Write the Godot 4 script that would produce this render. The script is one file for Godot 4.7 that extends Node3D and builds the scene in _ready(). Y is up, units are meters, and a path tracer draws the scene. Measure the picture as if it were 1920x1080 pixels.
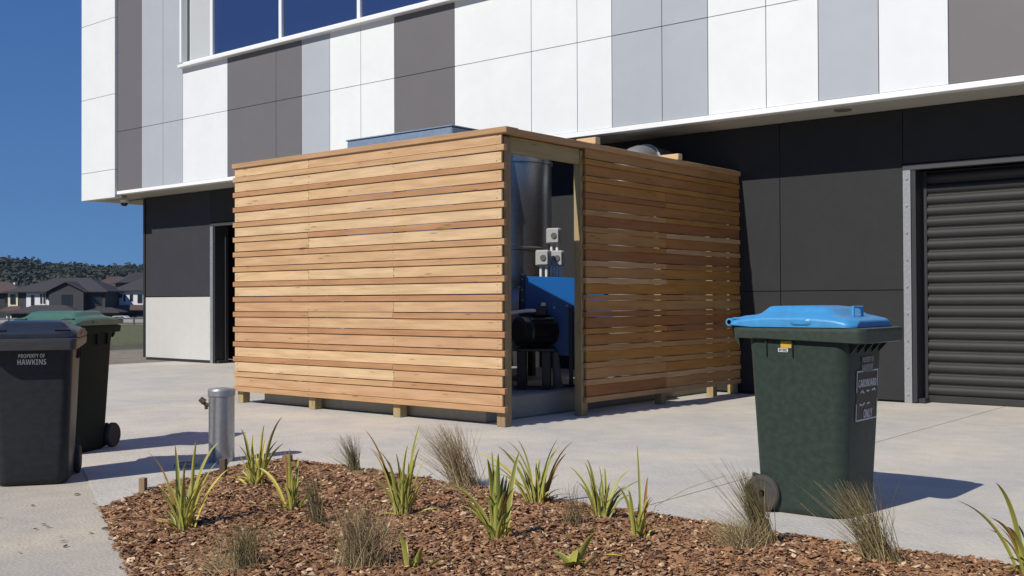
extends Node3D
# A cedar slat plant enclosure in front of a panel-clad warehouse, wheelie bins and a mulched flax bed.
# World axes: x runs along the warehouse front, -z into it; y is up, metres.

var rng := RandomNumberGenerator.new()
var used := {}
var mats := {}
var F := FastNoiseLite.new()

# ---------------------------------------------------------------- naming
func numbered(called: String) -> String:
	if not used.has(called):
		used[called] = 0
		return called
	used[called] += 1
	return "%s_%03d" % [called, used[called]]

func tag(o: Node3D, label: String, category: String, group := "") -> Node3D:
	o.set_meta("label", label)
	o.set_meta("category", category)
	if group != "":
		o.set_meta("group", group)
	return o

func thing(called: String, label: String, category: String, at := Vector3.ZERO, turn := 0.0, group := "") -> Node3D:
	var o := Node3D.new()
	o.name = numbered(called)
	add_child(o)
	o.position = at
	o.rotation.y = deg_to_rad(turn)
	tag(o, label, category, group)
	return o

func obj(called: String, s: SurfaceTool, m: Material, parent: Node = self, at := Vector3.ZERO) -> MeshInstance3D:
	s.generate_normals()
	return inst(called, s.commit(), m, parent, at)

func inst(called: String, mesh: Mesh, m: Material, parent: Node = self, at := Vector3.ZERO) -> MeshInstance3D:
	var o := MeshInstance3D.new()
	o.name = numbered(called) if parent == self else part_name(called, parent)
	o.mesh = mesh
	o.material_override = m
	o.position = at
	parent.add_child(o, true)
	return o

func part_name(called: String, parent: Node) -> String:
	var key := "%d/%s" % [parent.get_instance_id(), called]
	var k: int = used.get(key, 0)
	used[key] = k + 1
	return called if k == 0 else "%s_%03d" % [called, k]

func structure(o: Node3D) -> Node3D:
	o.set_meta("kind", "structure")
	return o

func stuff(o: Node3D) -> Node3D:
	o.set_meta("kind", "stuff")
	return o

# ---------------------------------------------------------------- mesh helpers
func st() -> SurfaceTool:
	var s := SurfaceTool.new()
	s.begin(Mesh.PRIMITIVE_TRIANGLES)
	return s

# flat polygon, wound clockwise as seen from the side that "out" points to
func poly(s: SurfaceTool, pts: Array, out: Vector3, uvs: Array = []) -> void:
	s.set_smooth_group(-1)
	var a: Vector3 = pts[0]
	var b: Vector3 = pts[1]
	var c: Vector3 = pts[2]
	var n := (b - a).cross(c - a)
	var ccw := n.dot(out) > 0.0
	for i in range(1, pts.size() - 1):
		var order := [0, i + 1, i] if ccw else [0, i, i + 1]
		for k in order:
			s.set_uv(uvs[k] if uvs.size() > k else Vector2(pts[k].x + pts[k].z, pts[k].y))
			s.add_vertex(pts[k])

# box with chamfered edges; UVs in metres with u along the longest side
func box(s: SurfaceTool, c: Vector3, sz: Vector3, ch := 0.0, b := Basis.IDENTITY, uvo := Vector2.ZERO) -> void:
	var h := sz * 0.5
	var long := sz.max_axis_index()
	for i in 3:
		var j := (i + 1) % 3
		var k := (i + 2) % 3
		for sg in [-1.0, 1.0]:
			var pts := []
			var uvs := []
			for q in [[-1, -1], [1, -1], [1, 1], [-1, 1]]:
				var v := Vector3.ZERO
				v[i] = sg * h[i]
				v[j] = q[0] * (h[j] - ch)
				v[k] = q[1] * (h[k] - ch)
				pts.append(c + b * v)
				if i == long:
					uvs.append(Vector2(v[j] * 0.2, v[k]) + uvo)
				else:
					uvs.append(Vector2(v[long], v[j if k == long else k]) + uvo)
			var n := Vector3.ZERO
			n[i] = sg
			poly(s, pts, b * n, uvs)
			if ch > 0.0:
				for sj in [-1.0, 1.0]:
					var e := []
					var eu := []
					for q in [[0, -1], [0, 1], [1, 1], [1, -1]]:
						var v := Vector3.ZERO
						v[i] = sg * (h[i] - (ch if q[0] == 1 else 0.0))
						v[j] = sj * (h[j] - (0.0 if q[0] == 1 else ch))
						v[k] = q[1] * (h[k] - ch)
						e.append(c + b * v)
						eu.append(Vector2(v[long], v[j]) + uvo)
					var m := Vector3.ZERO
					m[i] = sg
					m[j] = sj
					poly(s, e, b * m, eu)
	if ch > 0.0:
		for sx in [-1.0, 1.0]:
			for sy in [-1.0, 1.0]:
				for sz_ in [-1.0, 1.0]:
					var d := Vector3(sx, sy, sz_)
					var p := []
					for i in 3:
						var v := d * (h - Vector3.ONE * ch)
						v[i] = d[i] * h[i]
						p.append(c + b * v)
					poly(s, p, b * d, [uvo, uvo, uvo])

func box_part(called: String, c: Vector3, sz: Vector3, m: Material, parent: Node, ch := 0.0, uvo := Vector2.ZERO) -> MeshInstance3D:
	var s := st()
	box(s, Vector3.ZERO, sz, ch, Basis.IDENTITY, uvo)
	return obj(called, s, m, parent, c)

# smooth skin through rings of points; one smooth group per band when "bands"
func loft(s: SurfaceTool, rings: Array, closed := true, cap0 := true, cap1 := true, bands := false, g := 1) -> void:
	var n: int = rings[0].size()
	for r in rings.size() - 1:
		s.set_smooth_group(g + (r if bands else 0))
		for i in (n if closed else n - 1):
			var j := (i + 1) % n
			var q := [rings[r][i], rings[r + 1][i], rings[r + 1][j], rings[r][j]]
			var uv := [Vector2(float(i) / n, r), Vector2(float(i) / n, r + 1), Vector2(float(i + 1) / n, r + 1), Vector2(float(i + 1) / n, r)]
			for k in [0, 1, 2, 0, 2, 3]:
				s.set_uv(uv[k])
				s.add_vertex(q[k])
	for e in 2:
		if (cap0 if e == 0 else cap1):
			var ring: Array = Array(rings[0 if e == 0 else rings.size() - 1])
			var other: Array = Array(rings[1 if e == 0 else rings.size() - 2])
			var ca := Vector3.ZERO
			var cb := Vector3.ZERO
			for i in n:
				ca += ring[i] / n
				cb += other[i] / n
			var nn := Vector3.ZERO
			for i in n:
				nn += (ring[i] - ca).cross(ring[(i + 1) % n] - ca)
			if nn.dot(ca - cb) < 0.0:
				nn = -nn
			poly(s, ring, nn)

func circle(c: Vector3, r: float, axis: Vector3, n := 20) -> Array:
	var up := Vector3.UP if absf(axis.normalized().y) < 0.9 else Vector3.RIGHT
	var a := axis.cross(up).normalized()
	var b := axis.normalized().cross(a)
	var out := []
	for i in n:
		var t := TAU * i / n
		out.append(c + a * cos(t) * r + b * sin(t) * r)
	return out

func cyl(s: SurfaceTool, a: Vector3, b: Vector3, ra: float, rb := -1.0, n := 20, cap := true) -> void:
	loft(s, [circle(a, ra, b - a, n), circle(b, ra if rb < 0.0 else rb, b - a, n)], true, cap, cap)

func lathe(s: SurfaceTool, base: Vector3, axis: Vector3, prof: Array, n := 24, bands := true) -> void:
	var rings := []
	for p in prof:
		rings.append(circle(base + axis.normalized() * p[1], p[0], axis, n))
	loft(s, rings, true, true, true, bands)

func tube(s: SurfaceTool, pts: Array, r: float, n := 8) -> void:
	var rings := []
	for i in pts.size():
		var d: Vector3 = pts[mini(i + 1, pts.size() - 1)] - pts[maxi(i - 1, 0)]
		rings.append(circle(pts[i], r, d, n))
	# keep rings aligned
	loft(s, rings)

func prism(s: SurfaceTool, outline: Array, z0: float, z1: float, b := Basis.IDENTITY, o := Vector3.ZERO) -> void:
	var p2 := PackedVector2Array(outline)
	var idx := Geometry2D.triangulate_polygon(p2)
	for z in [z0, z1]:
		for t in range(0, idx.size(), 3):
			var pts := []
			for k in 3:
				pts.append(o + b * Vector3(p2[idx[t + k]].x, p2[idx[t + k]].y, z))
			poly(s, pts, b * Vector3(0, 0, -1.0 if z == minf(z0, z1) else 1.0))
	var cw := Geometry2D.is_polygon_clockwise(p2)
	for i in p2.size():
		var a := p2[i]
		var c := p2[(i + 1) % p2.size()]
		var d := (c - a)
		var nn := Vector3(d.y, -d.x, 0) * (-1.0 if cw else 1.0)
		poly(s, [o + b * Vector3(a.x, a.y, z0), o + b * Vector3(c.x, c.y, z0), o + b * Vector3(c.x, c.y, z1), o + b * Vector3(a.x, a.y, z1)], b * nn)

# slab with a polygon plan
func plan_slab(s: SurfaceTool, plan: PackedVector2Array, y0: float, y1: float) -> void:
	var pts := []
	for p in plan:
		pts.append(p)
	prism(s, pts, y0, y1, Basis(Vector3.RIGHT, Vector3(0, 0, 1), Vector3.UP))

func rrect(hx: float, z0: float, z1: float, r: float, y: float, n := 5) -> Array:
	var out := []
	var cs := [[hx - r, z1 - r, 0.0], [-(hx - r), z1 - r, PI / 2], [-(hx - r), z0 + r, PI], [hx - r, z0 + r, 1.5 * PI]]
	for c in cs:
		for i in n + 1:
			var t: float = c[2] + PI / 2 * i / n
			out.append(Vector3(c[0] + cos(t) * r, y, c[1] + sin(t) * r))
	return out

# ---------------------------------------------------------------- materials
func mat(key: String, col: Color, rough := 0.6, metal := 0.0, tex: Texture2D = null, scale := Vector3.ZERO, nrm: Texture2D = null, nscale := 0.4) -> StandardMaterial3D:
	if mats.has(key):
		return mats[key]
	var m := StandardMaterial3D.new()
	m.albedo_color = col.linear_to_srgb()
	m.roughness = rough
	m.metallic = metal
	if tex:
		m.albedo_texture = tex
	if nrm:
		m.normal_enabled = true
		m.normal_texture = nrm
		m.normal_scale = nscale
	if scale.z > 0.0:
		m.uv1_triplanar = true
		m.uv1_world_triplanar = true
		m.uv1_scale = scale
	elif scale != Vector3.ZERO:
		m.uv1_scale = Vector3(scale.x, scale.y, 1)
	mats[key] = m
	return m

func seamless(sz: int, freq: float, seed_: int, oct := 4, kind := FastNoiseLite.TYPE_SIMPLEX_SMOOTH) -> PackedByteArray:
	var f := FastNoiseLite.new()
	f.noise_type = kind
	f.seed = seed_
	f.frequency = freq
	f.fractal_octaves = oct
	return f.get_seamless_image(sz, sz).get_data()

func tex_from(sz_x: int, sz_y: int, data: PackedByteArray) -> ImageTexture:
	var im := Image.create_from_data(sz_x, sz_y, false, Image.FORMAT_RGB8, data)
	im.generate_mipmaps()
	return ImageTexture.create_from_image(im)

func normal_from(sz: int, data: PackedByteArray, strength: float) -> ImageTexture:
	var im := Image.create_from_data(sz, sz, false, Image.FORMAT_L8, data)
	im.convert(Image.FORMAT_RGBA8)
	im.bump_map_to_normal_map(strength)
	return ImageTexture.create_from_image(im)

func blend_tex(sz: int, layers: Array, base: Color, warm := Color(0, 0, 0)) -> ImageTexture:
	# layers: [bytes, weight]; warm shifts colour with the first layer
	var out := PackedByteArray()
	out.resize(sz * sz * 3)
	for i in sz * sz:
		var v := 0.0
		for l in layers:
			v += (l[0][i] / 255.0 - 0.5) * l[1]
		var w: float = layers[0][i] if layers[0] is PackedByteArray else layers[0][0][i] / 255.0 - 0.5
		out[i * 3] = clampi(int((base.r + v + w * warm.r) * 255.0), 0, 255)
		out[i * 3 + 1] = clampi(int((base.g + v + w * warm.g) * 255.0), 0, 255)
		out[i * 3 + 2] = clampi(int((base.b + v + w * warm.b) * 255.0), 0, 255)
	return tex_from(sz, sz, out)

var T := {}
func make_textures() -> void:
	var big := seamless(512, 0.006, 3, 4)
	var mid := seamless(512, 0.03, 4, 4)
	var fine := seamless(512, 0.25, 5, 2)
	var grit := seamless(512, 0.5, 6, 1)
	T.concrete = blend_tex(512, [[big, 0.055], [mid, 0.05], [fine, 0.035], [grit, 0.04]], Color(0.735, 0.718, 0.683), Color(0.03, 0.01, -0.03))
	T.concrete_n = normal_from(512, fine, 1.5)
	T.pale = blend_tex(512, [[big, 0.022], [mid, 0.014], [grit, 0.012]], Color(0.955, 0.955, 0.955))
	T.scuff = blend_tex(512, [[mid, 0.09], [big, 0.07], [grit, 0.08]], Color(0.88, 0.88, 0.88))
	var cell := seamless(512, 0.06, 9, 1, FastNoiseLite.TYPE_CELLULAR)
	T.dust = blend_tex(512, [[mid, 0.20], [fine, 0.14], [grit, 0.16]], Color(0.84, 0.84, 0.84))
	T.zinc = blend_tex(512, [[cell, 0.07], [mid, 0.05]], Color(0.86, 0.86, 0.86))
	T.earth = blend_tex(512, [[big, 0.25], [mid, 0.3], [fine, 0.3]], Color(0.8, 0.8, 0.8))
	T.fine_n = normal_from(512, mid, 1.0)
	# wood grain, 1024 x 256 for three metres by 0.3 m
	var g := FastNoiseLite.new()
	g.noise_type = FastNoiseLite.TYPE_SIMPLEX
	g.fractal_octaves = 3
	g.frequency = 1.0
	var w := PackedByteArray()
	w.resize(1024 * 256 * 3)
	var knots := []
	rng.seed = 11
	for i in 5:
		knots.append([rng.randf_range(40, 984), rng.randf_range(8, 248), rng.randf_range(1.8, 4.2)])
	for y in 256:
		for x in 1024:
			var u := x / 1024.0
			var v := y / 256.0
			var fu := clampf((u - 0.9) / 0.1, 0.0, 1.0)
			var bend := g.get_noise_2d(u * 3.0, v * 2.0) * 0.02
			var a := g.get_noise_2d(u * 2.2, (v + bend) * 34.0)
			var a2 := g.get_noise_2d((u - 1.0) * 2.2, (v + bend) * 34.0)
			var b := g.get_noise_2d(u * 14.0 + 50.0, v * 150.0)
			var c := g.get_noise_2d(u * 4.0 + 9.0, v * 3.0 + 20.0)
			var c2 := g.get_noise_2d((u - 1.0) * 4.0 + 9.0, v * 3.0 + 20.0)
			var t := lerpf(a, a2, fu) * 0.05 + b * 0.03 + lerpf(c, c2, fu) * 0.055
			var dark := 0.0
			for k in knots:
				var dx: float = (x - k[0]) / 3.2
				var dy: float = y - k[1]
				var d: float = sqrt(dx * dx + dy * dy) / k[2]
				if d < 2.5:
					dark = maxf(dark, clampf(1.25 - d * 0.6, 0.0, 1.0) * 0.22)
			var i := (y * 1024 + x) * 3
			w[i] = clampi(int((0.90 + t - dark) * 255), 0, 255)
			w[i + 1] = clampi(int((0.90 + t * 1.25 - dark * 1.15) * 255), 0, 255)
			w[i + 2] = clampi(int((0.90 + t * 1.5 - dark * 1.2) * 255), 0, 255)
	T.wood = tex_from(1024, 256, w)

func wood(key: String, col: Color, rough := 0.72) -> StandardMaterial3D:
	return mat("wood_" + key, col, rough, 0.0, T.wood, Vector3(1.0 / 3.0, 1.0 / 0.3, 0))

func _ready() -> void:
	# ------------------------------------------------ camera, sky, sun, exposure
	var cam := Camera3D.new()
	cam.name = "camera"
	add_child(cam)
	cam.position = Vector3(0, 1.15, 0)
	cam.rotation_degrees = Vector3(0.71, 39.6, -0.24)
	cam.fov = 30.1
	cam.near = 0.1
	cam.far = 3000.0
	var env := Environment.new()
	env.background_mode = Environment.BG_SKY
	var sm := ProceduralSkyMaterial.new()
	sm.sky_top_color = Color(0.028, 0.085, 0.30).linear_to_srgb()
	sm.sky_horizon_color = Color(0.10, 0.24, 0.47).linear_to_srgb()
	sm.sky_curve = 0.16
	sm.ground_bottom_color = Color(0.10, 0.10, 0.09).linear_to_srgb()
	sm.ground_horizon_color = Color(0.14, 0.17, 0.18).linear_to_srgb()
	sm.sun_angle_max = 40.0
	sm.sun_curve = 0.1
	var sky := Sky.new()
	sky.sky_material = sm
	env.sky = sky
	env.tonemap_mode = Environment.TONE_MAPPER_LINEAR
	env.tonemap_exposure = 1.08
	env.fog_enabled = true
	env.fog_density = 0.00006
	env.fog_light_color = Color(0.62, 0.72, 0.84)
	env.sdfgi_enabled = true
	env.ssao_enabled = true
	env.ssil_enabled = true
	var we := WorldEnvironment.new()
	we.name = "world_environment"
	we.environment = env
	add_child(we)
	var sun := DirectionalLight3D.new()
	sun.name = "sun"
	add_child(sun)
	sun.look_at_from_position(Vector3.ZERO, Vector3(0.09, -0.90, -1.0), Vector3.UP)
	sun.light_energy = 1.4
	sun.light_color = Color(1.0, 0.97, 0.925)
	sun.light_angular_distance = 0.53
	sun.shadow_enabled = true

	make_textures()
	rng.seed = 2024
	build_ground()
	build_warehouse()
	build_enclosure()
	build_plant_room()
	build_bins()
	build_small_things()
	build_mulch()
	build_plants()
	build_distance()

# ================================================================= ground
const BED := [[-5.64, -3.18], [-5.93, -3.67], [-6.20, -4.30], [-6.345, -4.725], [-6.319, -4.93], [-6.15, -5.02], [-5.28, -5.01], [-4.62, -4.985], [-3.72, -4.95], [-2.68, -4.92], [-1.2, -4.93], [1.5, -4.90], [0.8, -0.8], [-1.0, -0.99]]

func v2(a: Array) -> PackedVector2Array:
	var p := PackedVector2Array()
	for q in a:
		p.append(Vector2(q[0], q[1]))
	return p

func ground_y(x: float, z: float) -> float:
	var d := -18.6 - x
	if d <= 0.0:
		return -0.14
	var knots := [[0.0, -0.06], [9.0, -0.45], [37.0, -1.5], [53.0, -1.75], [120.0, -2.0], [160.0, -2.65], [420.0, -2.0], [560.0, 6.0], [760.0, 22.0], [900.0, 27.0], [1400.0, 24.0]]
	var y := 22.0
	for i in knots.size() - 1:
		if d <= knots[i + 1][0]:
			var t: float = (d - knots[i][0]) / (knots[i + 1][0] - knots[i][0])
			y = lerpf(knots[i][1], knots[i + 1][1], t)
			break
	if d > 430.0:
		var k := clampf((d - 430.0) / 200.0, 0.0, 1.0)
		var across := (x * 0.7705 - z * 0.6374) / d   # about -0.5 .. -0.3 in view
		y += k * (-(across + 0.40) * 55.0 + F.get_noise_2d(x * 0.35, z * 0.35) * 9.0)
	return y

func build_ground() -> void:
	F.frequency = 0.02
	F.seed = 5
	var xs := []
	var zs := []
	var x := 300.0
	while x > -1500.0:
		xs.append(x)
		x -= 1.5 if (x <= -17.0 and x > -32.0) else (6.0 if (x < 20.0 and x > -100.0) else 22.0)
	var z := 300.0
	while z > -1500.0:
		zs.append(z)
		z -= 6.0 if (z < 20.0 and z > -110.0) else 22.0
	var s := st()
	for i in xs.size() - 1:
		for j in zs.size() - 1:
			s.set_smooth_group(1)
			var q := []
			for o in [[0, 0], [1, 0], [1, 1], [0, 1]]:
				var px: float = xs[i + o[0]]
				var pz: float = zs[j + o[1]]
				q.append(Vector3(px, ground_y(px, pz), pz))
			for k in [0, 1, 2, 0, 2, 3]:
				var p: Vector3 = q[k]
				var d := -18.6 - p.x
				var n := F.get_noise_2d(p.x * 6.0, p.z * 6.0)
				var sand := Color(0.30, 0.255, 0.175)
				var dry := Color(0.10, 0.095, 0.045)
				var grass := Color(0.135, 0.145, 0.052)
				var c := sand.lerp(dry, clampf((d - 32.0 + n * 5.0) / 5.0, 0, 1)).lerp(grass, clampf((d - 44.0 + n * 4.0) / 9.0, 0, 1))
				c = c.lerp(Color(0.05, 0.06, 0.025), clampf((d - 380.0) / 60.0, 0, 1))
				s.set_color(c)
				s.add_vertex(p)
	var m := mat("terrain", Color(1.15, 1.15, 1.15), 0.95, 0.0, T.earth, Vector3(0.21, 0.21, 0.21))
	m.vertex_color_use_as_albedo = true
	structure(obj("terrain", s, m))

	var conc := mat("concrete", Color(0.955, 0.962, 0.958), 0.8, 0.0, T.concrete, Vector3(0.22, 0.22, 0.22), T.concrete_n, 0.25)
	var foot := mat("footpath", Color(0.85, 0.82, 0.755), 0.85, 0.0, T.concrete, Vector3(0.31, 0.31, 0.31), T.concrete_n, 0.3)
	# apron outline: back to the wall, round the bed
	var apron := [[-18.5, -13.0], [-18.5, -9.19], [-5.645, -3.182]]
	for i in range(1, 12):
		apron.append(BED[i])
	apron += [[8.0, -4.9], [8.0, -13.0]]
	var root := Node3D.new()
	root.name = "concrete_apron"
	add_child(root)
	structure(root)
	var cuts := [-19.0, -10.65, -3.26, 4.1, 9.0]
	for i in 4:
		var g := 0.004
		var r := v2([[cuts[i] + g, -14], [cuts[i + 1] - g, -14], [cuts[i + 1] - g, 0], [cuts[i] + g, 0]])
		for part in Geometry2D.intersect_polygons(v2(apron), r):
			var ss := st()
			plan_slab(ss, part, -0.12, 0.0)
			obj("slab", ss, conc, root)
	var sb := st()
	plan_slab(sb, v2([[-18.5, -12.9], [-18.5, -9.25], [-6.6, -3.9], [-6.6, -5.3], [7.9, -5.3], [7.9, -12.9]]), -0.13, -0.02)
	obj("joint_filler", sb, mat("filler", Color(0.12, 0.115, 0.105), 0.95), root)
	var path := Node3D.new()
	path.name = "footpath"
	add_child(path)
	structure(path)
	for seg in [[[-18.5, -9.205], [-7.75, -4.182], [-9.3, -0.9], [-18.5, -5.2]], [[-7.74, -4.178], [-5.63, -3.192], [-3.05, -1.985], [-4.6, 1.3], [-9.29, -0.895]], [[-3.04, -1.98], [-1.0, -1.005], [3.0, 0.85], [1.5, 4.0], [-4.59, 1.305]]]:
		var ss := st()
		plan_slab(ss, v2(seg), -0.12, -0.004)
		obj("slab", ss, foot, path)

# ================================================================= warehouse
const ZF := -11.29   # face of the overhanging upper floor
const ZW := -12.0    # face of the ground floor wall

func panel(parent: Node, x0: float, x1: float, y0: float, y1: float, z: float, m: Material, called := "cladding_panel") -> void:
	var s := st()
	box(s, Vector3.ZERO, Vector3(x1 - x0 - 0.008, y1 - y0 - 0.008, 0.04), 0.002)
	obj(called, s, m, parent, Vector3((x0 + x1) / 2, (y0 + y1) / 2, z - 0.02))

func build_warehouse() -> void:
	var b := thing("warehouse", "large two storey warehouse clad in white and grey panels above dark walls", "building")
	var white := mat("panel_white", Color(0.79, 0.83, 0.835), 0.40, 0.0, T.pale, Vector3(0.35, 0.35, 0.35))
	var white2 := mat("panel_white_b", Color(0.76, 0.80, 0.82), 0.40, 0.0, T.pale, Vector3(0.35, 0.35, 0.35))
	var pale := mat("panel_pale", Color(0.415, 0.455, 0.50), 0.45, 0.0, T.pale, Vector3(0.35, 0.35, 0.35))
	var grey := mat("panel_grey", Color(0.150, 0.145, 0.152), 0.5, 0.0, T.pale, Vector3(0.35, 0.35, 0.35))
	var seam := mat("seam", Color(0.22, 0.22, 0.23), 0.8)
	var trim := mat("trim", Color(0.80, 0.82, 0.82), 0.4)
	var cols := [[-19.41, -18.55, grey], [-18.55, -17.823, pale], [-17.823, -17.18, pale], [-17.18, -15.81, white2], [-15.81, -14.457, grey], [-14.457, -13.793, grey],
		[-13.793, -13.095, pale], [-13.095, -12.37, white], [-12.37, -11.626, white], [-11.626, -10.393, grey], [-10.393, -8.986, white], [-8.986, -8.221, white],
		[-8.221, -7.676, white], [-7.676, -6.935, pale], [-6.935, -6.30, pale], [-6.30, -5.55, white], [-5.55, -4.922, white], [-4.922, -4.246, pale],
		[-4.246, -3.523, white2], [-3.523, -2.25, grey], [-2.25, -1.5, pale], [-1.5, -0.2, white], [-0.2, 1.2, grey], [1.2, 3.0, white]]
	for c in cols:
		var m: Material = c[2]
		panel(b, c[0], c[1], 3.35, 4.52, ZF, m)
		if c[0] < -17.5:
			panel(b, c[0], c[1], 4.52, 8.2, ZF, m)
		else:
			panel(b, c[0], c[1], 4.52, 5.46, ZF, m)
			panel(b, c[0], c[1], 7.4, 8.2, ZF, m)
	# backing that shows in the joints, with the window opening left free
	for q in [[-20.6, -17.18, 3.30, 8.2], [-17.18, 3.0, 3.30, 5.46], [-17.18, 3.0, 7.4, 8.2]]:
		box_part("wall_backing", Vector3((q[0] + q[1]) / 2, (q[2] + q[3]) / 2, ZF - 0.105), Vector3(q[1] - q[0], q[3] - q[2], 0.12), seam, b)
	# proud white end frame at the left
	var ys := [3.225, 3.78, 5.27, 6.78, 8.3]
	for i in 4:
		var s := st()
		box(s, Vector3.ZERO, Vector3(1.27, ys[i + 1] - ys[i] - 0.008, 0.16), 0.003)
		obj("end_panel", s, white, b, Vector3(-20.05, (ys[i] + ys[i + 1]) / 2, ZF - 0.02))
	box_part("wall_backing", Vector3(-20.05, 5.75, ZF - 0.16), Vector3(1.24, 5.0, 0.10), seam, b)
	box_part("end_wall", Vector3(-20.63, 5.76, -16.2), Vector3(0.12, 5.05, 9.55), white, b)
	# fascia strip, soffit, roof slab
	box_part("fascia", Vector3(-8.20, 3.313, ZF - 0.04), Vector3(22.4, 0.066, 0.13), trim, b, 0.006)
	var soffit := mat("soffit", Color(0.46, 0.45, 0.40), 0.8, 0.0, T.pale, Vector3(0.4, 0.4, 0.4))
	box_part("soffit", Vector3(-8.80, 3.30, -11.70), Vector3(23.55, 0.03, 0.72), soffit, b)
	box_part("soffit", Vector3(-20.05, 3.25, -16.4), Vector3(1.0, 0.03, 8.7), soffit, b)
	box_part("roof", Vector3(-8.8, 8.3, -16.2), Vector3(23.7, 0.15, 10.0), seam, b)
	var lamp := st()
	cyl(lamp, Vector3(0, 0, 0), Vector3(0, -0.012, 0), 0.10, 0.095, 24)
	obj("soffit_light", lamp, mat("dark_fitting", Color(0.16, 0.155, 0.14), 0.5), b, Vector3(-4.78, 3.285, -11.62))
	# windows of the upper floor
	var alu := mat("window_aluminium", Color(0.74, 0.76, 0.78), 0.35)
	box_part("window_sill", Vector3(-7.09, 5.475, ZF + 0.03), Vector3(20.2, 0.06, 0.16), alu, b, 0.008)
	box_part("window_sill", Vector3(-7.09, 5.53, ZF - 0.02), Vector3(20.16, 0.05, 0.10), alu, b, 0.004)
	box_part("window_frame", Vector3(-17.165, 6.45, ZF - 0.005), Vector3(0.06, 1.79, 0.13), alu, b, 0.004)
	box_part("window_head", Vector3(-7.09, 7.37, ZF - 0.02), Vector3(20.1, 0.06, 0.10), alu, b, 0.004)
	var glass := mat("window_glass", Color(0.012, 0.035, 0.085), 0.03)
	glass.transparency = BaseMaterial3D.TRANSPARENCY_ALPHA
	glass.albedo_color = Color(0.34, 0.44, 0.62, 0.5)
	glass.metallic = 0.75
	glass.metallic_specular = 0.9
	var clear: StandardMaterial3D = glass.duplicate()
	clear.metallic = 0.0
	clear.albedo_color = Color(0.4, 0.45, 0.5, 0.12)
	var gx := [-17.135, -16.28, -14.338, -12.41, -10.49, -8.57, -6.65]
	for i in gx.size() - 1:
		var w := box_part("window_mullion", Vector3(gx[i + 1], 6.45, ZF - 0.035), Vector3(0.075, 1.78, 0.09), alu, b, 0.004)
		box_part("pane", Vector3((gx[i] + gx[i + 1]) / 2 - gx[i + 1], 0, -0.01), Vector3(gx[i + 1] - gx[i] - 0.075, 1.77, 0.012), clear if i == 0 else glass, w)
	# the room behind the glass
	var dim := mat("room_wall", Color(0.30, 0.31, 0.32), 0.8)
	var dark := mat("room_dark", Color(0.10, 0.10, 0.11), 0.8)
	box_part("room_floor", Vector3(-7.9, 4.3, -15.0), Vector3(18.9, 0.1, 7.0), dark, b)
	box_part("room_ceiling", Vector3(-7.9, 7.55, -15.0), Vector3(18.9, 0.1, 7.0), dim, b)
	box_part("room_wall", Vector3(-7.9, 5.9, -15.6), Vector3(18.9, 3.2, 0.1), mat("room_blue", Color(0.30, 0.42, 0.62), 0.8), b)
	box_part("room_wall", Vector3(-17.3, 5.9, -15.0), Vector3(0.1, 3.2, 6.9), dim, b)
	box_part("room_wall", Vector3(1.5, 5.9, -15.0), Vector3(0.1, 3.2, 6.9), dim, b)
	box_part("blind", Vector3(-16.71, 6.46, -11.40), Vector3(0.80, 1.76, 0.01), mat("blind", Color(0.78, 0.80, 0.78), 0.8), b)
	for x in [-15.6, -14.9, -12.6, -9.4]:
		box_part("room_column", Vector3(x, 5.9, -13.2), Vector3(0.22, 3.2, 0.22), dark, b)

	# ---- ground floor
	var wall := mat("wall_dark", Color(0.020, 0.022, 0.025), 0.8, 0.0, T.scuff, Vector3(0.5, 0.5, 0.5))
	var deep := mat("wall_black", Color(0.016, 0.017, 0.019), 0.6)
	var tilt := mat("concrete_panel", Color(0.53, 0.535, 0.515), 0.85, 0.0, T.pale, Vector3(1.1, 1.1, 1.1))
	var lower := [[-13.55, -9.4], [-9.4, -5.73], [-5.73, -4.25], [0.15, 3.0]]
	for q in lower:
		panel(b, q[0], q[1], 0.02, 1.258, ZW, wall, "wall_panel")
		panel(b, q[0], q[1], 1.258, 3.28, ZW, wall, "wall_panel")
	panel(b, -19.57, -17.34, 0.05, 1.262, ZW, tilt, "concrete_panel")
	panel(b, -19.57, -17.34, 1.27, 3.28, ZW, mat("wall_dark_blue", Color(0.030, 0.032, 0.043), 0.75, 0.0, T.scuff, Vector3(0.5, 0.5, 0.5)), "wall_panel")
	panel(b, -17.34, -13.55, 2.66, 3.28, ZW, wall, "wall_panel")
	panel(b, -4.25, 0.15, 2.66, 3.28, ZW, wall, "wall_panel")
	box_part("corner_trim", Vector3(-19.605, 1.66, ZW - 0.02), Vector3(0.06, 3.22, 0.08), deep, b, 0.004)
	box_part("base_strip", Vector3(-18.45, 0.025, ZW - 0.03), Vector3(2.2, 0.045, 0.06), deep, b)
	for q in [[-19.57, -17.34], [-13.55, -4.25], [0.15, 3.0]]:
		box_part("wall_backing", Vector3((q[0] + q[1]) / 2, 1.64, ZW - 0.13), Vector3(q[1] - q[0], 3.26, 0.17), deep, b)
	for q in [[-17.34, -13.55], [-4.25, 0.15]]:
		box_part("wall_backing", Vector3((q[0] + q[1]) / 2, 2.97, ZW - 0.13), Vector3(q[1] - q[0], 0.60, 0.17), deep, b)
	box_part("side_wall", Vector3(-19.57, 1.64, -16.6), Vector3(0.12, 3.26, 8.8), wall, b)
	box_part("inner_wall", Vector3(-8.3, 1.64, -12.75), Vector3(22.3, 3.2, 0.1), deep, b)
	var zinc := mat("galvanised", Color(0.50, 0.52, 0.545), 0.42, 0.55, T.zinc, Vector3(1.1, 1.1, 1.1))
	var bolt := mat("bolt", Color(0.36, 0.37, 0.38), 0.45, 0.6)
	door(b, -17.34, -13.55, 0.10, wall, zinc, bolt)
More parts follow.
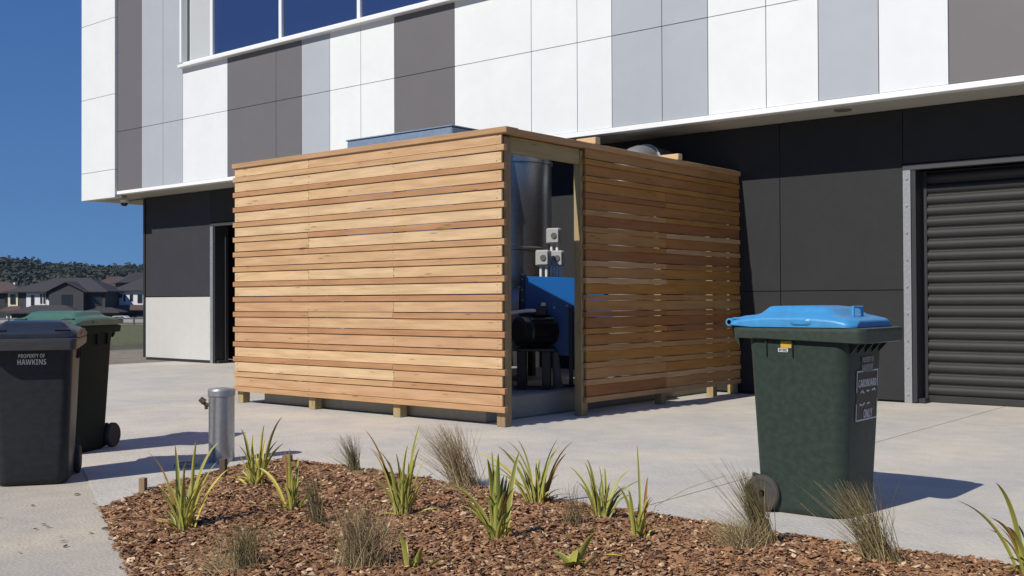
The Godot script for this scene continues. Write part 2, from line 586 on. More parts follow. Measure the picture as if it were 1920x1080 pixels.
	door(b, -4.25, 0.15, 0.0, wall, zinc, bolt)

func door(b: Node3D, x0: float, x1: float, _k: float, wall: Material, zinc: Material, bolt: Material) -> void:
	var black := mat("door_jamb", Color(0.022, 0.023, 0.026), 0.5)
	var steel := mat("door_steel", Color(0.027, 0.0265, 0.028), 0.65, 0.0, T.scuff, Vector3(0.6, 0.6, 0.6))
	var lint := mat("lintel", Color(0.045, 0.045, 0.05), 0.5)
	box_part("lintel", Vector3((x0 + x1) / 2, 2.62, ZW - 0.03), Vector3(x1 - x0, 0.06, 0.09), lint, b, 0.003)
	for sd in [0, 1]:
		var xe: float = x0 if sd == 0 else x1
		var d: float = 1.0 if sd == 0 else -1.0
		var j := box_part("door_jamb", Vector3(xe + d * 0.045, 1.295, ZW + 0.012), Vector3(0.085, 2.59, 0.012), zinc, b, 0.002)
		for k in 9:
			var s := st()
			cyl(s, Vector3.ZERO, Vector3(0, 0, 0.012), 0.016, 0.011, 10)
			obj("bolt", s, bolt, j, Vector3(0, -1.20 + k * 0.30, 0.006))
		box_part("door_reveal", Vector3(xe + d * 0.115, 1.30, ZW - 0.14), Vector3(0.05, 2.58, 0.29), black, b, 0.002)
		box_part("door_guide", Vector3(xe + d * 0.165, 1.30, ZW - 0.235), Vector3(0.05, 2.58, 0.06), black, b, 0.002)
		box_part("guide_foot", Vector3(xe + d * 0.17, 0.03, ZW - 0.10), Vector3(0.09, 0.05, 0.14), black, b, 0.004)
	if x0 < -10.0:
		box_part("door_leaf", Vector3((x0 + x1) / 2, 1.30, ZW - 0.62), Vector3(x1 - x0, 2.60, 0.05), black, b)
		return
	var c := Node3D.new()
	c.name = part_name("roller_door", b)
	c.position = Vector3((x0 + x1) / 2, 0, ZW - 0.245)
	b.add_child(c)
	var wd := x1 - x0 - 0.36
	# one interlocking slat: a bowed face with a rolled hook between
	var prof := [[0.0, 0.0], [0.004, 0.012], [0.020, 0.022], [0.030, 0.045], [0.032, 0.065], [0.026, 0.090], [0.012, 0.104], [0.0, 0.110], [-0.004, 0.118], [-0.002, 0.126]]
	var s0 := st()
	var rings := []
	for p in prof:
		rings.append([Vector3(-wd / 2, p[1], p[0]), Vector3(wd / 2, p[1], p[0])])
	loft(s0, rings, false, false, false)
	s0.generate_normals()
	var mesh := s0.commit()
	for k in 20:
		inst("door_slat", mesh, steel, c, Vector3(0, 0.075 + k * 0.1255, 0))
	var bb := st()
	box(bb, Vector3.ZERO, Vector3(wd, 0.075, 0.05), 0.006)
	obj("bottom_bar", bb, steel, c, Vector3(0, 0.04, 0.0))

# ================================================================= cedar slat enclosure
const XL := -10.30
const XR := -6.25
const ZB := -7.44

func build_enclosure() -> void:
	var e := thing("slat_enclosure", "cedar slat enclosure with alternating wide and narrow boards and an open doorway", "enclosure", Vector3(XR, 0, ZB))
	var o := Vector3(XR, 0, ZB)
	var wides := [wood("wa", Color(0.66, 0.44, 0.235)), wood("wb", Color(0.70, 0.48, 0.265)), wood("wc", Color(0.62, 0.40, 0.215)), wood("wd", Color(0.69, 0.49, 0.28)), wood("we", Color(0.58, 0.355, 0.19))]
	var nars := [wood("na", Color(0.54, 0.315, 0.150)), wood("nb", Color(0.49, 0.265, 0.122)), wood("nc", Color(0.58, 0.36, 0.18)), wood("nd", Color(0.47, 0.245, 0.112))]
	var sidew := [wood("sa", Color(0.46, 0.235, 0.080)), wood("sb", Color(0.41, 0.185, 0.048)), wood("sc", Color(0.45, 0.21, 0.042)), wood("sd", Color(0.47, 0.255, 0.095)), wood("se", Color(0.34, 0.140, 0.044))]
	var pine := wood("pine", Color(0.40, 0.31, 0.15))
	var post := wood("post", Color(0.30, 0.215, 0.115))
	var capm := wood("cap", Color(0.50, 0.30, 0.15))
	rng.seed = 77
	# posts standing behind the slats
	for x in [-10.25, -8.99, -7.695, -6.335]:
		box_part("post", Vector3(x, 1.33, -7.54) - o, Vector3(0.10, 2.66, 0.10), pine if x < -6.5 else post, e, 0.004, Vector2(rng.randf() * 3, rng.randf()))
	for z in [-8.75, -10.25, -11.41, -11.93]:
		box_part("post", Vector3(-6.342, 1.33, z) - o, Vector3(0.090, 2.66, 0.10), pine, e, 0.004, Vector2(rng.randf() * 3, rng.randf()))
	for z in [-8.8, -10.2, -11.93]:
		box_part("post", Vector3(-10.25, 1.33, z) - o, Vector3(0.09, 2.66, 0.10), pine, e, 0.004, Vector2(rng.randf() * 3, rng.randf()))
	# cap rails and the header over the doorway
	box_part("cap_rail", Vector3(-8.27, 2.712, -7.522) - o, Vector3(4.12, 0.056, 0.18), capm, e, 0.004)
	box_part("cap_rail", Vector3(-6.325, 2.712, -9.80) - o, Vector3(0.17, 0.056, 4.37), nars[0], e, 0.004)
	box_part("cap_rail", Vector3(-10.25, 2.709, -9.80) - o, Vector3(0.18, 0.062, 4.38), capm, e, 0.004)
	box_part("header_beam", Vector3(-6.335, 2.60, -8.144) - o, Vector3(0.05, 0.15, 1.105), pine, e, 0.003)
	for q in [[-8.92, 2.76], [-10.54, 2.762]]:
		box_part("rafter_end", Vector3(-6.36, 2.775, q[0]) - o, Vector3(0.24, 0.07, 0.09), wides[1], e, 0.004)
	screws(e, o)
	# front boards: fifteen narrow, fifteen wide
	var pitch := 0.1708
	for r in 15:
		var yn := 0.160 + r * pitch
		var yw := yn + pitch / 2 + 0.001
		front_row(e, o, yn, 0.054, ZB - 0.0225, 0.045, -10.322, -6.245, nars, r, 0.36, 3)
		front_row(e, o, yw, 0.1045, ZB - 0.0235, 0.021, -10.30, -6.285, wides, r + 40, 0.2, 2)
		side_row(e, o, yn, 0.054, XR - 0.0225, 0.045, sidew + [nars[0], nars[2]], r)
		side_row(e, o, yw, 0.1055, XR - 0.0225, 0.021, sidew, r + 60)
		for q in [[yn, 0.052, 0.045, -0.0225], [yw, 0.104, 0.021, -0.012]]:
			box_part("narrow_slat" if q[1] < 0.08 else "wide_slat", Vector3(-10.32 + q[3], q[0], -9.78) - o, Vector3(q[2], q[1], 4.42), nars[r % 4] if q[1] < 0.08 else wides[r % 5], e, 0.002, Vector2(r * 0.37, r * 0.11))

func screws(e: Node3D, o: Vector3) -> void:
	var s := st()
	for r in 15:
		for x in [-10.25, -8.99, -7.695, -6.335]:
			for dy in [-0.03, 0.03]:
				cyl(s, Vector3(x + rng.randf_range(-0.012, 0.012), 0.246 + r * 0.1708 + dy, ZB - 0.0145), Vector3(x, 0.246 + r * 0.1708 + dy, ZB - 0.0125), 0.0042, -1, 6)
			cyl(s, Vector3(x, 0.160 + r * 0.1708, ZB - 0.001), Vector3(x, 0.160 + r * 0.1708, ZB + 0.001), 0.0042, -1, 6)
	stuff(obj("screw_heads", s, mat("screw", Color(0.10, 0.075, 0.05), 0.6), e, -o))

func front_row(e: Node3D, o: Vector3, y: float, h: float, z: float, t: float, x0: float, x1: float, ms: Array, r: int, chance: float, _n: int) -> void:
	var ends := [x0]
	for x in [-8.99, -7.695]:
		if rng.randf() < chance:
			ends.append(x)
	ends.append(x1)
	var last := -1
	for i in ends.size() - 1:
		var k := rng.randi() % ms.size()
		if k == last:
			k = (k + 1) % ms.size()
		last = k
		var dy := rng.randf_range(-0.0026, 0.0026)
		box_part("narrow_slat" if h < 0.08 else "wide_slat", Vector3((ends[i] + ends[i + 1]) / 2, y + dy, z) - o, Vector3(ends[i + 1] - ends[i] - 0.002, h, t), ms[k], e, 0.002, Vector2(rng.randf() * 3.0, r * 0.119 + rng.randf()))

func side_row(e: Node3D, o: Vector3, y: float, h: float, x: float, t: float, ms: Array, r: int) -> void:
	var ends := [-11.98]
	if rng.randf() < 0.45:
		ends.append(-10.25)
	ends.append(-8.735 if h > 0.08 else -8.715)
	var last := -1
	for i in ends.size() - 1:
		var k := rng.randi() % ms.size()
		if k == last:
			k = (k + 1) % ms.size()
		last = k
		box_part("narrow_slat" if h < 0.08 else "wide_slat", Vector3(x, y + rng.randf_range(-0.002, 0.002), (ends[i] + ends[i + 1]) / 2) - o, Vector3(t, h, ends[i + 1] - ends[i] - 0.002), ms[k], e, 0.002, Vector2(rng.randf() * 3.0, r * 0.119 + rng.randf()))

# ================================================================= plant inside the enclosure
func build_plant_room() -> void:
	var conc := mat("plinth", Color(0.62, 0.60, 0.56), 0.88, 0.0, T.concrete, Vector3(0.4, 0.4, 0.4))
	var pl := st()
	box(pl, Vector3(0, 0.11, 0), Vector3(3.36, 0.22, 4.2), 0.012)
	tag(obj("concrete_plinth", pl, conc, self, Vector3(-8.33, 0, -9.74)), "low concrete plinth under the cedar slat enclosure", "plinth")
	var zinc := mat("galvanised_dull", Color(0.42, 0.44, 0.455), 0.30, 0.85, T.zinc, Vector3(0.8, 0.8, 0.8))
	var zinc2: StandardMaterial3D = mats["galvanised"]
	# tall round silo seen through the doorway
	var silo := thing("dust_silo", "tall round galvanised steel silo behind the open doorway", "silo", Vector3(-8.34, 0.22, -9.98))
	var s := st()
	lathe(s, Vector3.ZERO, Vector3.UP, [[0.54, 0.35], [0.55, 0.36], [0.55, 2.56]], 48)
	obj("shell", s, zinc, silo)
	s = st()
	lathe(s, Vector3.ZERO, Vector3.UP, [[0.55, 2.56], [0.565, 2.565], [0.565, 2.60], [0.55, 2.605], [0.55, 2.75], [0.30, 2.86], [0.12, 2.88]], 48)
	obj("lid", s, zinc, silo)
	s = st()
	for y in [0.9, 1.55]:
		lathe(s, Vector3(0, y, 0), Vector3.UP, [[0.55, -0.02], [0.558, -0.012], [0.558, 0.012], [0.55, 0.02]], 48)
	obj("seam_band", s, zinc, silo)
	for a in [30, 150, 270]:
		box_part("leg", Vector3(cos(deg_to_rad(a)) * 0.48, 0.18, sin(deg_to_rad(a)) * 0.48), Vector3(0.07, 0.36, 0.07), mats["door_jamb"], silo)
	# rectangular filter housing rising above the fence
	var fh := thing("filter_housing", "flat topped galvanised filter housing rising above the cedar front wall", "filter housing", Vector3(-8.815, 0.22, -8.99))
	var skin := mat("housing_skin", Color(0.31, 0.42, 0.57), 0.34, 0.15, T.zinc, Vector3(0.5, 0.5, 0.5))
	box_part("casing", Vector3(0, 1.60, 0), Vector3(1.71, 2.50, 0.78), skin, fh, 0.012)
	box_part("top_flange", Vector3(0, 2.858, 0), Vector3(1.73, 0.016, 0.80), skin, fh, 0.004)
	for q in [[-0.7, -0.3], [0.7, -0.3], [0.7, 0.3], [-0.7, 0.3]]:
		box_part("leg", Vector3(q[0], 0.175, q[1]), Vector3(0.08, 0.35, 0.08), mats["door_jamb"], fh)
	# duct elbow turning into the wall
	var du := thing("duct_elbow", "round galvanised duct elbow showing over the cedar side wall", "duct", Vector3(-7.36, 0.235, -11.1))
	var path := []
	path.append(Vector3(0, 0, 0))
	path.append(Vector3(0, 2.2, 0))
	for i in 9:
		var t := PI / 2 * i / 8.0
		path.append(Vector3(0, 2.25 + 0.42 * sin(t), -0.42 + 0.42 * cos(t)))
	path.append(Vector3(0, 2.67, -0.89))
	s = st()
	var rings := []
	for i in path.size():
		var d: Vector3 = path[mini(i + 1, path.size() - 1)] - path[maxi(i - 1, 0)]
		var u := Vector3.RIGHT
		var v := d.normalized().cross(u)
		var ring := []
		for k in 28:
			ring.append(path[i] + (u * cos(TAU * k / 28) + v * sin(TAU * k / 28))  * 0.215)
		rings.append(ring)
	loft(s, rings, true, true, true)
	obj("pipe", s, zinc2, du)
	s = st()
	lathe(s, Vector3(0, 2.67, -0.46), Vector3(0, 0, -1), [[0.215, 0], [0.238, 0.002], [0.238, 0.03], [0.215, 0.032]], 28)
	obj("collar", s, zinc2, du)
	# blue centrifugal fan
	var fan := thing("extraction_fan", "blue scroll fan with black motor standing in the doorway", "fan", Vector3(-7.12, 0.22, -9.30), 36.0)
	var blue := mat("fan_blue", Color(0.008, 0.125, 0.43), 0.35, 0.0, T.pale, Vector3(0.6, 0.6, 0.6))
	var navy := mat("fan_navy", Color(0.012, 0.020, 0.055), 0.4)
	var black := mat("motor_black", Color(0.010, 0.010, 0.011), 0.42)
	var outline := [Vector2(-0.30, 0.50), Vector2(-0.30, 1.19)]
	for i in 17:
		var t := deg_to_rad(96.0 - i * 15.0)
		var rr := 0.46 - 0.10 * i / 16.0
		outline.append(Vector2(0.16 + cos(t) * rr * 1.15, 0.72 + sin(t) * rr))
	s = st()
	prism(s, outline, -0.36, 0.0)
	obj("housing", s, blue, fan)
	s = st()
	prism(s, outline.map(func(p): return Vector2(0.10, 0.62) + (p - Vector2(0.10, 0.62)) * 1.025), 0.0, 0.012)
	obj("side_plate", s, blue, fan)
	box_part("flange", Vector3(-0.325, 0.83, -0.17), Vector3(0.05, 0.80, 0.46), navy, fan, 0.004)
	for k in 7:
		var bs := st()
		cyl(bs, Vector3.ZERO, Vector3(0, 0, 0.012), 0.010, 0.008, 8)
		obj("bolt", bs, mats["bolt"], fan, Vector3(-0.325, 0.48 + k * 0.115, 0.062))
	for q in [[0.24, 0.83], [0.40, 0.66], [0.40, 0.44], [0.02, 0.86], [0.16, 0.88]]:
		var bs := st()
		cyl(bs, Vector3.ZERO, Vector3(0, 0, 0.014), 0.017, 0.013, 10)
		obj("bolt", bs, mats["galvanised"], fan, Vector3(q[0], q[1], 0.012))
	s = st()
	rings = [circle(Vector3(-0.36, 0.80, -0.16), 0.30, Vector3.RIGHT, 28), circle(Vector3(-0.95, 0.68, -0.16), 0.18, Vector3.RIGHT, 28), circle(Vector3(-1.25, 0.66, -0.16), 0.18, Vector3.RIGHT, 28)]
	loft(s, rings, true, true, true, true)
	obj("inlet_cone", s, zinc2, fan)
	# motor in front of the scroll, its round end turned left
	var axis := Vector3(-0.80, 0, 0.60)
	var mc := Vector3(-0.16, 0.615, 0.28)
	s = st()
	lathe(s, mc - axis * 0.20, axis, [[0.10, 0], [0.155, 0.02], [0.165, 0.06], [0.165, 0.34], [0.155, 0.36], [0.155, 0.43], [0.12, 0.455], [0.02, 0.46]], 28)
	obj("motor", s, black, fan)
	s = st()
	for k in 16:
		var a := TAU * k / 16
		var up := Vector3.UP * cos(a) + axis.cross(Vector3.UP) * sin(a)
		var side := axis.cross(up)
		box(s, mc + up * 0.17 + axis * 0.0, Vector3(0.008, 0.022, 0.27), 0.0, Basis(side, up, axis))
	obj("cooling_fins", s, black, fan)
	box_part("terminal_box", mc + Vector3(0.04, 0.215, 0.0), Vector3(0.13, 0.10, 0.13), black, fan, 0.008)
	s = st()
	cyl(s, mc + Vector3(0.07, 0.265, 0.05), mc + Vector3(0.07, 0.30, 0.05), 0.03, 0.024, 12)
	obj("cable_gland", s, mat("white_plastic", Color(0.66, 0.67, 0.68), 0.4), fan)
	s = st()
	tube(s, [mc + Vector3(-0.01, 0.215, 0.05), mc + Vector3(-0.10, 0.215, 0.06), mc + Vector3(-0.24, 0.195, 0.06), mc + Vector3(-0.55, 0.185, 0.05), mc + Vector3(-0.9, 0.18, 0.0)], 0.020, 10)
	obj("conduit", s, mats["white_plastic"], fan)
	box_part("bed_plate", Vector3(-0.17, 0.415, 0.26), Vector3(0.40, 0.03, 0.40), black, fan, 0.003)
	for q in [[-0.32, 0.42], [-0.06, 0.42], [-0.32, 0.10], [-0.06, 0.10]]:
		box_part("leg", Vector3(q[0], 0.20, q[1]), Vector3(0.09, 0.40, 0.05), black, fan, 0.003)
	box_part("leg", Vector3(0.20, 0.43, 0.10), Vector3(0.045, 0.86, 0.06), black, fan, 0.003)
	for q in [[-0.19, 0.03, 0.42], [0.2, 0.025, 0.10]]:
		box_part("foot", Vector3(q[0], q[1] - 0.005, q[2]), Vector3(0.42 if q[0] < 0.1 else 0.2, 0.02, 0.10), black, fan, 0.002)
	s = st()
	cyl(s, Vector3(0.06, 0.02, 0.22), Vector3(0.03, 0.38, 0.22), 0.05, 0.035, 12)
	obj("flexible_boot", s, mat("grey_rubber", Color(0.16, 0.165, 0.17), 0.6), fan)
	# grey instrument boxes on conduit stems
	var box_m := mat("instrument_grey", Color(0.34, 0.35, 0.35), 0.45)
	var dial := mat("dial_dark", Color(0.10, 0.10, 0.105), 0.4)
	var spots := [[0.015, 1.655, "grey instrument box with round dial, highest of three above the blue fan"], [-0.10, 1.405, "grey instrument box with round dial, lower left of three above the blue fan"], [0.05, 1.405, "grey instrument box with round dial, lower right of three above the blue fan"]]
	for i in 3:
		var q: Array = spots[i]
		var zz := -0.10 if i == 1 else -0.24
		var at := fan.transform * Vector3(q[0], 1.17, zz)
		var n := thing("instrument_box", q[2], "instrument box", at, 20.0, "instrument boxes above the fan")
		var y0: float = q[1] - 1.17 - 0.085
		box_part("case", Vector3(0, y0 + 0.085, 0), Vector3(0.155, 0.175, 0.12), box_m, n, 0.014)
		box_part("cover", Vector3(0.012, y0 + 0.085, 0.064), Vector3(0.115, 0.15, 0.014), box_m, n, 0.004)
		var ds := st()
		cyl(ds, Vector3.ZERO, Vector3(0, 0, 0.012), 0.036, 0.032, 18)
		obj("dial", ds, dial, n, Vector3(0.018, y0 + 0.085, 0.07))
		for x in [-0.03, 0.035]:
			var ss := st()
			cyl(ss, Vector3(x, -0.02, 0), Vector3(x, y0 + 0.005, 0), 0.016, -1, 10)
			obj("stem", ss, mats["white_plastic"], n)

# ================================================================= wheelie bins
func lettering(called: String, text: String, height: float, m: Material, parent: Node, at: Vector3, turn := Vector3.ZERO, width := 0.0) -> void:
	var f := SystemFont.new()
	f.font_names = PackedStringArray(["Droid Sans"])
	f.font_weight = 700
	var t := TextMesh.new()
	t.font = f
	t.text = text
	t.font_size = 64
	t.pixel_size = height / 46.0
	t.depth = 0.0015
	t.curve_step = 2.0
	var o := inst(called, t, m, parent, at)
	o.rotation_degrees = turn
	if width > 0.0:
		var w := t.get_aabb().size.x
		if w > 0.0:
			o.scale = Vector3(width / w, 1, 1)

func lid_height(x: float, z: float, hx: float) -> float:
	# z -0.47 hinge .. 0.36 front edge
	var prof := [[-0.47, 1.036], [-0.34, 1.046], [-0.26, 1.066], [-0.12, 1.078], [0.1, 1.078], [0.26, 1.066], [0.36, 1.045]]
	var y := 1.045
	for i in prof.size() - 1:
		if z >= prof[i][0] and z <= prof[i + 1][0]:
			y = lerpf(prof[i][1], prof[i + 1][1], (z - prof[i][0]) / (prof[i + 1][0] - prof[i][0]))
	# raised crown with sloped shoulders
	var ex := clampf((hx - 0.055 - absf(x)) / 0.045, 0.0, 1.0)
	var ez := minf(clampf((z + 0.20) / 0.06, 0.0, 1.0), clampf((0.26 - z) / 0.06, 0.0, 1.0))
	y += 0.042 * ex * ez * (1.0 - 0.25 * pow(absf(z) / 0.3, 2.0))
	# shoulder towards the rim
	y -= 0.020 * pow(clampf((absf(x) - hx + 0.05) / 0.05, 0.0, 1.0), 2.0)
	return y

func make_bin(label: String, at: Vector3, turn: float, size: float, body_m: Material, lid_m: Material, rim_m: Material, back := 0.34, wheel_z := -0.245, loop := true) -> Node3D:
	var b := thing("wheelie_bin", label, "wheelie bin", at, turn, "wheelie bins")
	b.scale = Vector3.ONE * size
	var black := mat("bin_black", Color(0.014, 0.014, 0.015), 0.55)
	var tyre := mat("bin_tyre", Color(0.060, 0.057, 0.053), 0.8, 0.0, T.scuff, Vector3(2, 2, 2))
	var hub := mat("bin_hub", Color(0.12, 0.117, 0.112), 0.6)
	# tapered body
	var s := st()
	var rings := []
	for q in [[0.0, 0.205, -0.190, 0.255, 0.07], [0.012, 0.220, -0.203, 0.272, 0.075], [0.05, 0.226, -0.208, 0.283, 0.075], [0.30, 0.238, -0.218, 0.294, 0.075], [0.60, 0.251, -0.230, 0.306, 0.07], [0.86, 0.261, -0.240, 0.315, 0.065], [0.955, 0.268, -0.248, 0.322, 0.06]]:
		rings.append(rrect(q[1], q[2], q[3], q[4], q[0], 8))
	loft(s, rings, true, true, false)
	obj("body", s, body_m, b)
	# rim collar, dropping a little at the front corners
	s = st()
	rings = []
	for q in [[0.952, 0.270, -0.250, 0.325, 0.06], [0.945, 0.286, -0.300, 0.405, 0.05], [0.950, 0.297, -0.318, 0.422, 0.05], [0.985, 0.301, -0.322, 0.425, 0.05], [1.000, 0.300, -0.320, 0.423, 0.05], [1.005, 0.288, -0.312, 0.400, 0.045], [1.000, 0.262, -0.25, 0.33, 0.04]]:
		var ring := rrect(q[1], q[2], q[3], q[4], q[0], 8)
		for i in ring.size():
			if q[0] < 0.97:
				ring[i].y -= 0.022 * clampf((ring[i].z - 0.12) / 0.24, 0.0, 1.0)
		rings.append(ring)
	loft(s, rings, true, false, false, true)
	obj("rim", s, rim_m, b)
	# grip ribs and gussets under the rim
	for x in [-0.266, 0.266]:
		for z in [-0.125, 0.025]:
			s = st()
			box(s, Vector3.ZERO, Vector3(0.022, 0.10, 0.007), 0.002)
			obj("rib", s, body_m, b, Vector3(x, 0.90, z))
	for k in (5 if loop else 0):
		s = st()
		prism(s, [Vector2(0.0, 0.0), Vector2(0.062, 0.0), Vector2(0.0, -0.07)], -0.005, 0.005, Basis(Vector3(0, 0, 1), Vector3.UP, Vector3.RIGHT))
		obj("gusset", s, body_m, b, Vector3(-0.20 + 0.10 * k, 0.935, 0.315))
	# lid: crowned sheet with a turned-down edge
	s = st()
	var hx := 0.292
	var nz := 36
	var nx := 28
	var grid := []
	for i in nz + 1:
		var row := []
		for j in nx + 1:
			var z := lerpf(-back, 0.362, float(i) / nz)
			var xr := hx
			if z > 0.30:
				xr = hx - (0.05 - sqrt(maxf(0.0, 0.0025 - pow(minf(z - 0.312, 0.05), 2.0)))) if z > 0.312 else hx
			if z < -0.33:
				xr = hx - 0.02
			var x := lerpf(-xr, xr, float(j) / nx)
			row.append(Vector3(x, lid_height(x, z, xr), z))
		grid.append(row)
	s.set_smooth_group(1)
	for i in nz:
		for j in nx:
			var q := [grid[i][j], grid[i][j + 1], grid[i + 1][j + 1], grid[i + 1][j]]
			for k in [0, 1, 2, 0, 2, 3]:
				s.set_uv(Vector2(q[k].x, q[k].z))
				s.add_vertex(q[k])
	var edge := []
	for j in nx + 1: edge.append(grid[0][j])
	for i in range(1, nz + 1): edge.append(grid[i][nx])
	for j in range(nx - 1, -1, -1): edge.append(grid[nz][j])
	for i in range(nz - 1, 0, -1): edge.append(grid[i][0])
	var lips := [edge]
	for q in [[0.006, -0.005], [0.008, -0.014], [0.008, 0.0]]:
		var ring := []
		for p in edge:
			var o := Vector3(p.x, 0, p.z + 0.05).normalized()
			var y: float = p.y + q[1]
			if q[1] == 0.0:
				y = 1.006 + 0.020 * clampf((-p.z - 0.2) / 0.27, 0.0, 1.0)
			ring.append(Vector3(p.x, y, p.z) + Vector3(signf(p.x) * q[0] if absf(absf(p.x) - hx) < 0.03 else 0.0, 0, q[0] if p.z > 0.33 else 0.0))
		lips.append(ring)
	loft(s, lips, true, false, true, false, 5)
	var lid := obj("lid", s, lid_m, b)
	# pull loop at the front of the lid, grips at the sides
	if loop:
		s = st()
		var hz := 0.275
		for x in [-0.062, 0.062]:
			box(s, Vector3(x, 1.087, hz), Vector3(0.013, 0.055, 0.016), 0.003)
		box(s, Vector3(0, 1.112, hz), Vector3(0.138, 0.012, 0.016), 0.004)
		obj("pull_loop", s, lid_m, lid)
	else:
		for x in [-0.20, 0.20]:
			s = st()
			box(s, Vector3.ZERO, Vector3(0.10, 0.012, 0.03), 0.004)
			obj("lift_grip", s, lid_m, lid, Vector3(x, 1.060, 0.315))
			s = st()
			box(s, Vector3.ZERO, Vector3(0.055, 0.006, 0.012), 0.002)
			obj("grip_slot", s, black, lid, Vector3(x, 1.065, 0.322))
	for sd in [-1.0, 1.0]:
		s = st()
		rings = []
		for q in [[0.054, 0.0, 0.024], [0.054, 0.020, 0.024], [0.046, 0.026, 0.014]]:
			var ring := []
			for i in 24:
				var t := TAU * i / 24
				var zz: float = cos(t) * q[2] + (q[0] if cos(t) > 0.0 else -q[0]) - signf(cos(t)) * 0.020
				ring.append(Vector3(sd * (hx - 0.010 + q[1]), 1.034 + sin(t) * q[2] * 0.75, 0.085 + zz))
			rings.append(ring)
		loft(s, rings, true, false, true, true)
		obj("side_grip", s, lid_m, lid)
	# stiffening flutes along the lid edge
	for sd in [-1.0, 1.0]:
		s = st()
		box(s, Vector3.ZERO, Vector3(0.014, 0.012, 0.30), 0.004)
		obj("flute", s, lid_m, lid, Vector3(sd * (hx - 0.012), 1.050, -0.17))
	# hinge, handle
	s = st()
	for x in [-0.24, -0.08, 0.08, 0.24]:
		cyl(s, Vector3(x - 0.045, 1.030, -back), Vector3(x + 0.045, 1.030, -back), 0.022, -1, 14)
	obj("hinge_knuckle", s, lid_m, lid)
	s = st()
	cyl(s, Vector3(-0.285, 1.030, -back), Vector3(0.285, 1.030, -back), 0.013, -1, 12)
	obj("handle_bar", s, body_m, b)
	for x in [-0.20, 0.20]:
		s = st()
		prism(s, [Vector2(-0.31, 0.985), Vector2(-0.31, 0.90), Vector2(-0.34, 0.93), Vector2(-back - 0.02, 1.012), Vector2(-back - 0.015, 1.045), Vector2(-back + 0.02, 1.04)], -0.018, 0.018, Basis(Vector3(0, 0, 1), Vector3.UP, Vector3.RIGHT), Vector3(x, 0, 0))
		obj("handle_bracket", s, body_m, b)
	# axle and wheels
	s = st()
	cyl(s, Vector3(-0.25, 0.10, wheel_z), Vector3(0.25, 0.10, wheel_z), 0.012, -1, 10)
	obj("axle", s, black, b)
	for sd in [-1.0, 1.0]:
		s = st()
		prism(s, [Vector2(-0.26, 0.20), Vector2(-0.26, 0.03), Vector2(-0.13, 0.0), Vector2(-0.11, 0.17)], -0.012, 0.012, Basis(Vector3(0, 0, 1), Vector3.UP, Vector3.RIGHT), Vector3(sd * 0.205, 0, 0.02))
		obj("axle_housing", s, body_m, b)
		var w := Node3D.new()
		w.name = part_name("wheel", b)
		w.position = Vector3(sd * 0.240, 0.10, wheel_z)
		b.add_child(w)
		s = st()
		lathe(s, Vector3(-0.024, 0, 0), Vector3.RIGHT, [[0.068, 0.002], [0.078, 0.0], [0.092, 0.003], [0.10, 0.012], [0.10, 0.036], [0.092, 0.045], [0.078, 0.048], [0.068, 0.046]], 36)
		obj("tyre", s, tyre, w)
		s = st()
		lathe(s, Vector3(-0.014, 0, 0), Vector3.RIGHT, [[0.020, -0.008], [0.024, 0.0], [0.024, 0.028], [0.020, 0.036]], 20)
		for k in 8:
			var a := TAU * k / 8
			var up := Vector3(0, cos(a), sin(a))
			box(s, up * 0.045, Vector3(0.022, 0.055, 0.009), 0.0, Basis(Vector3.RIGHT, up, Vector3.RIGHT.cross(up)))
		obj("hub", s, hub, w)
	return b

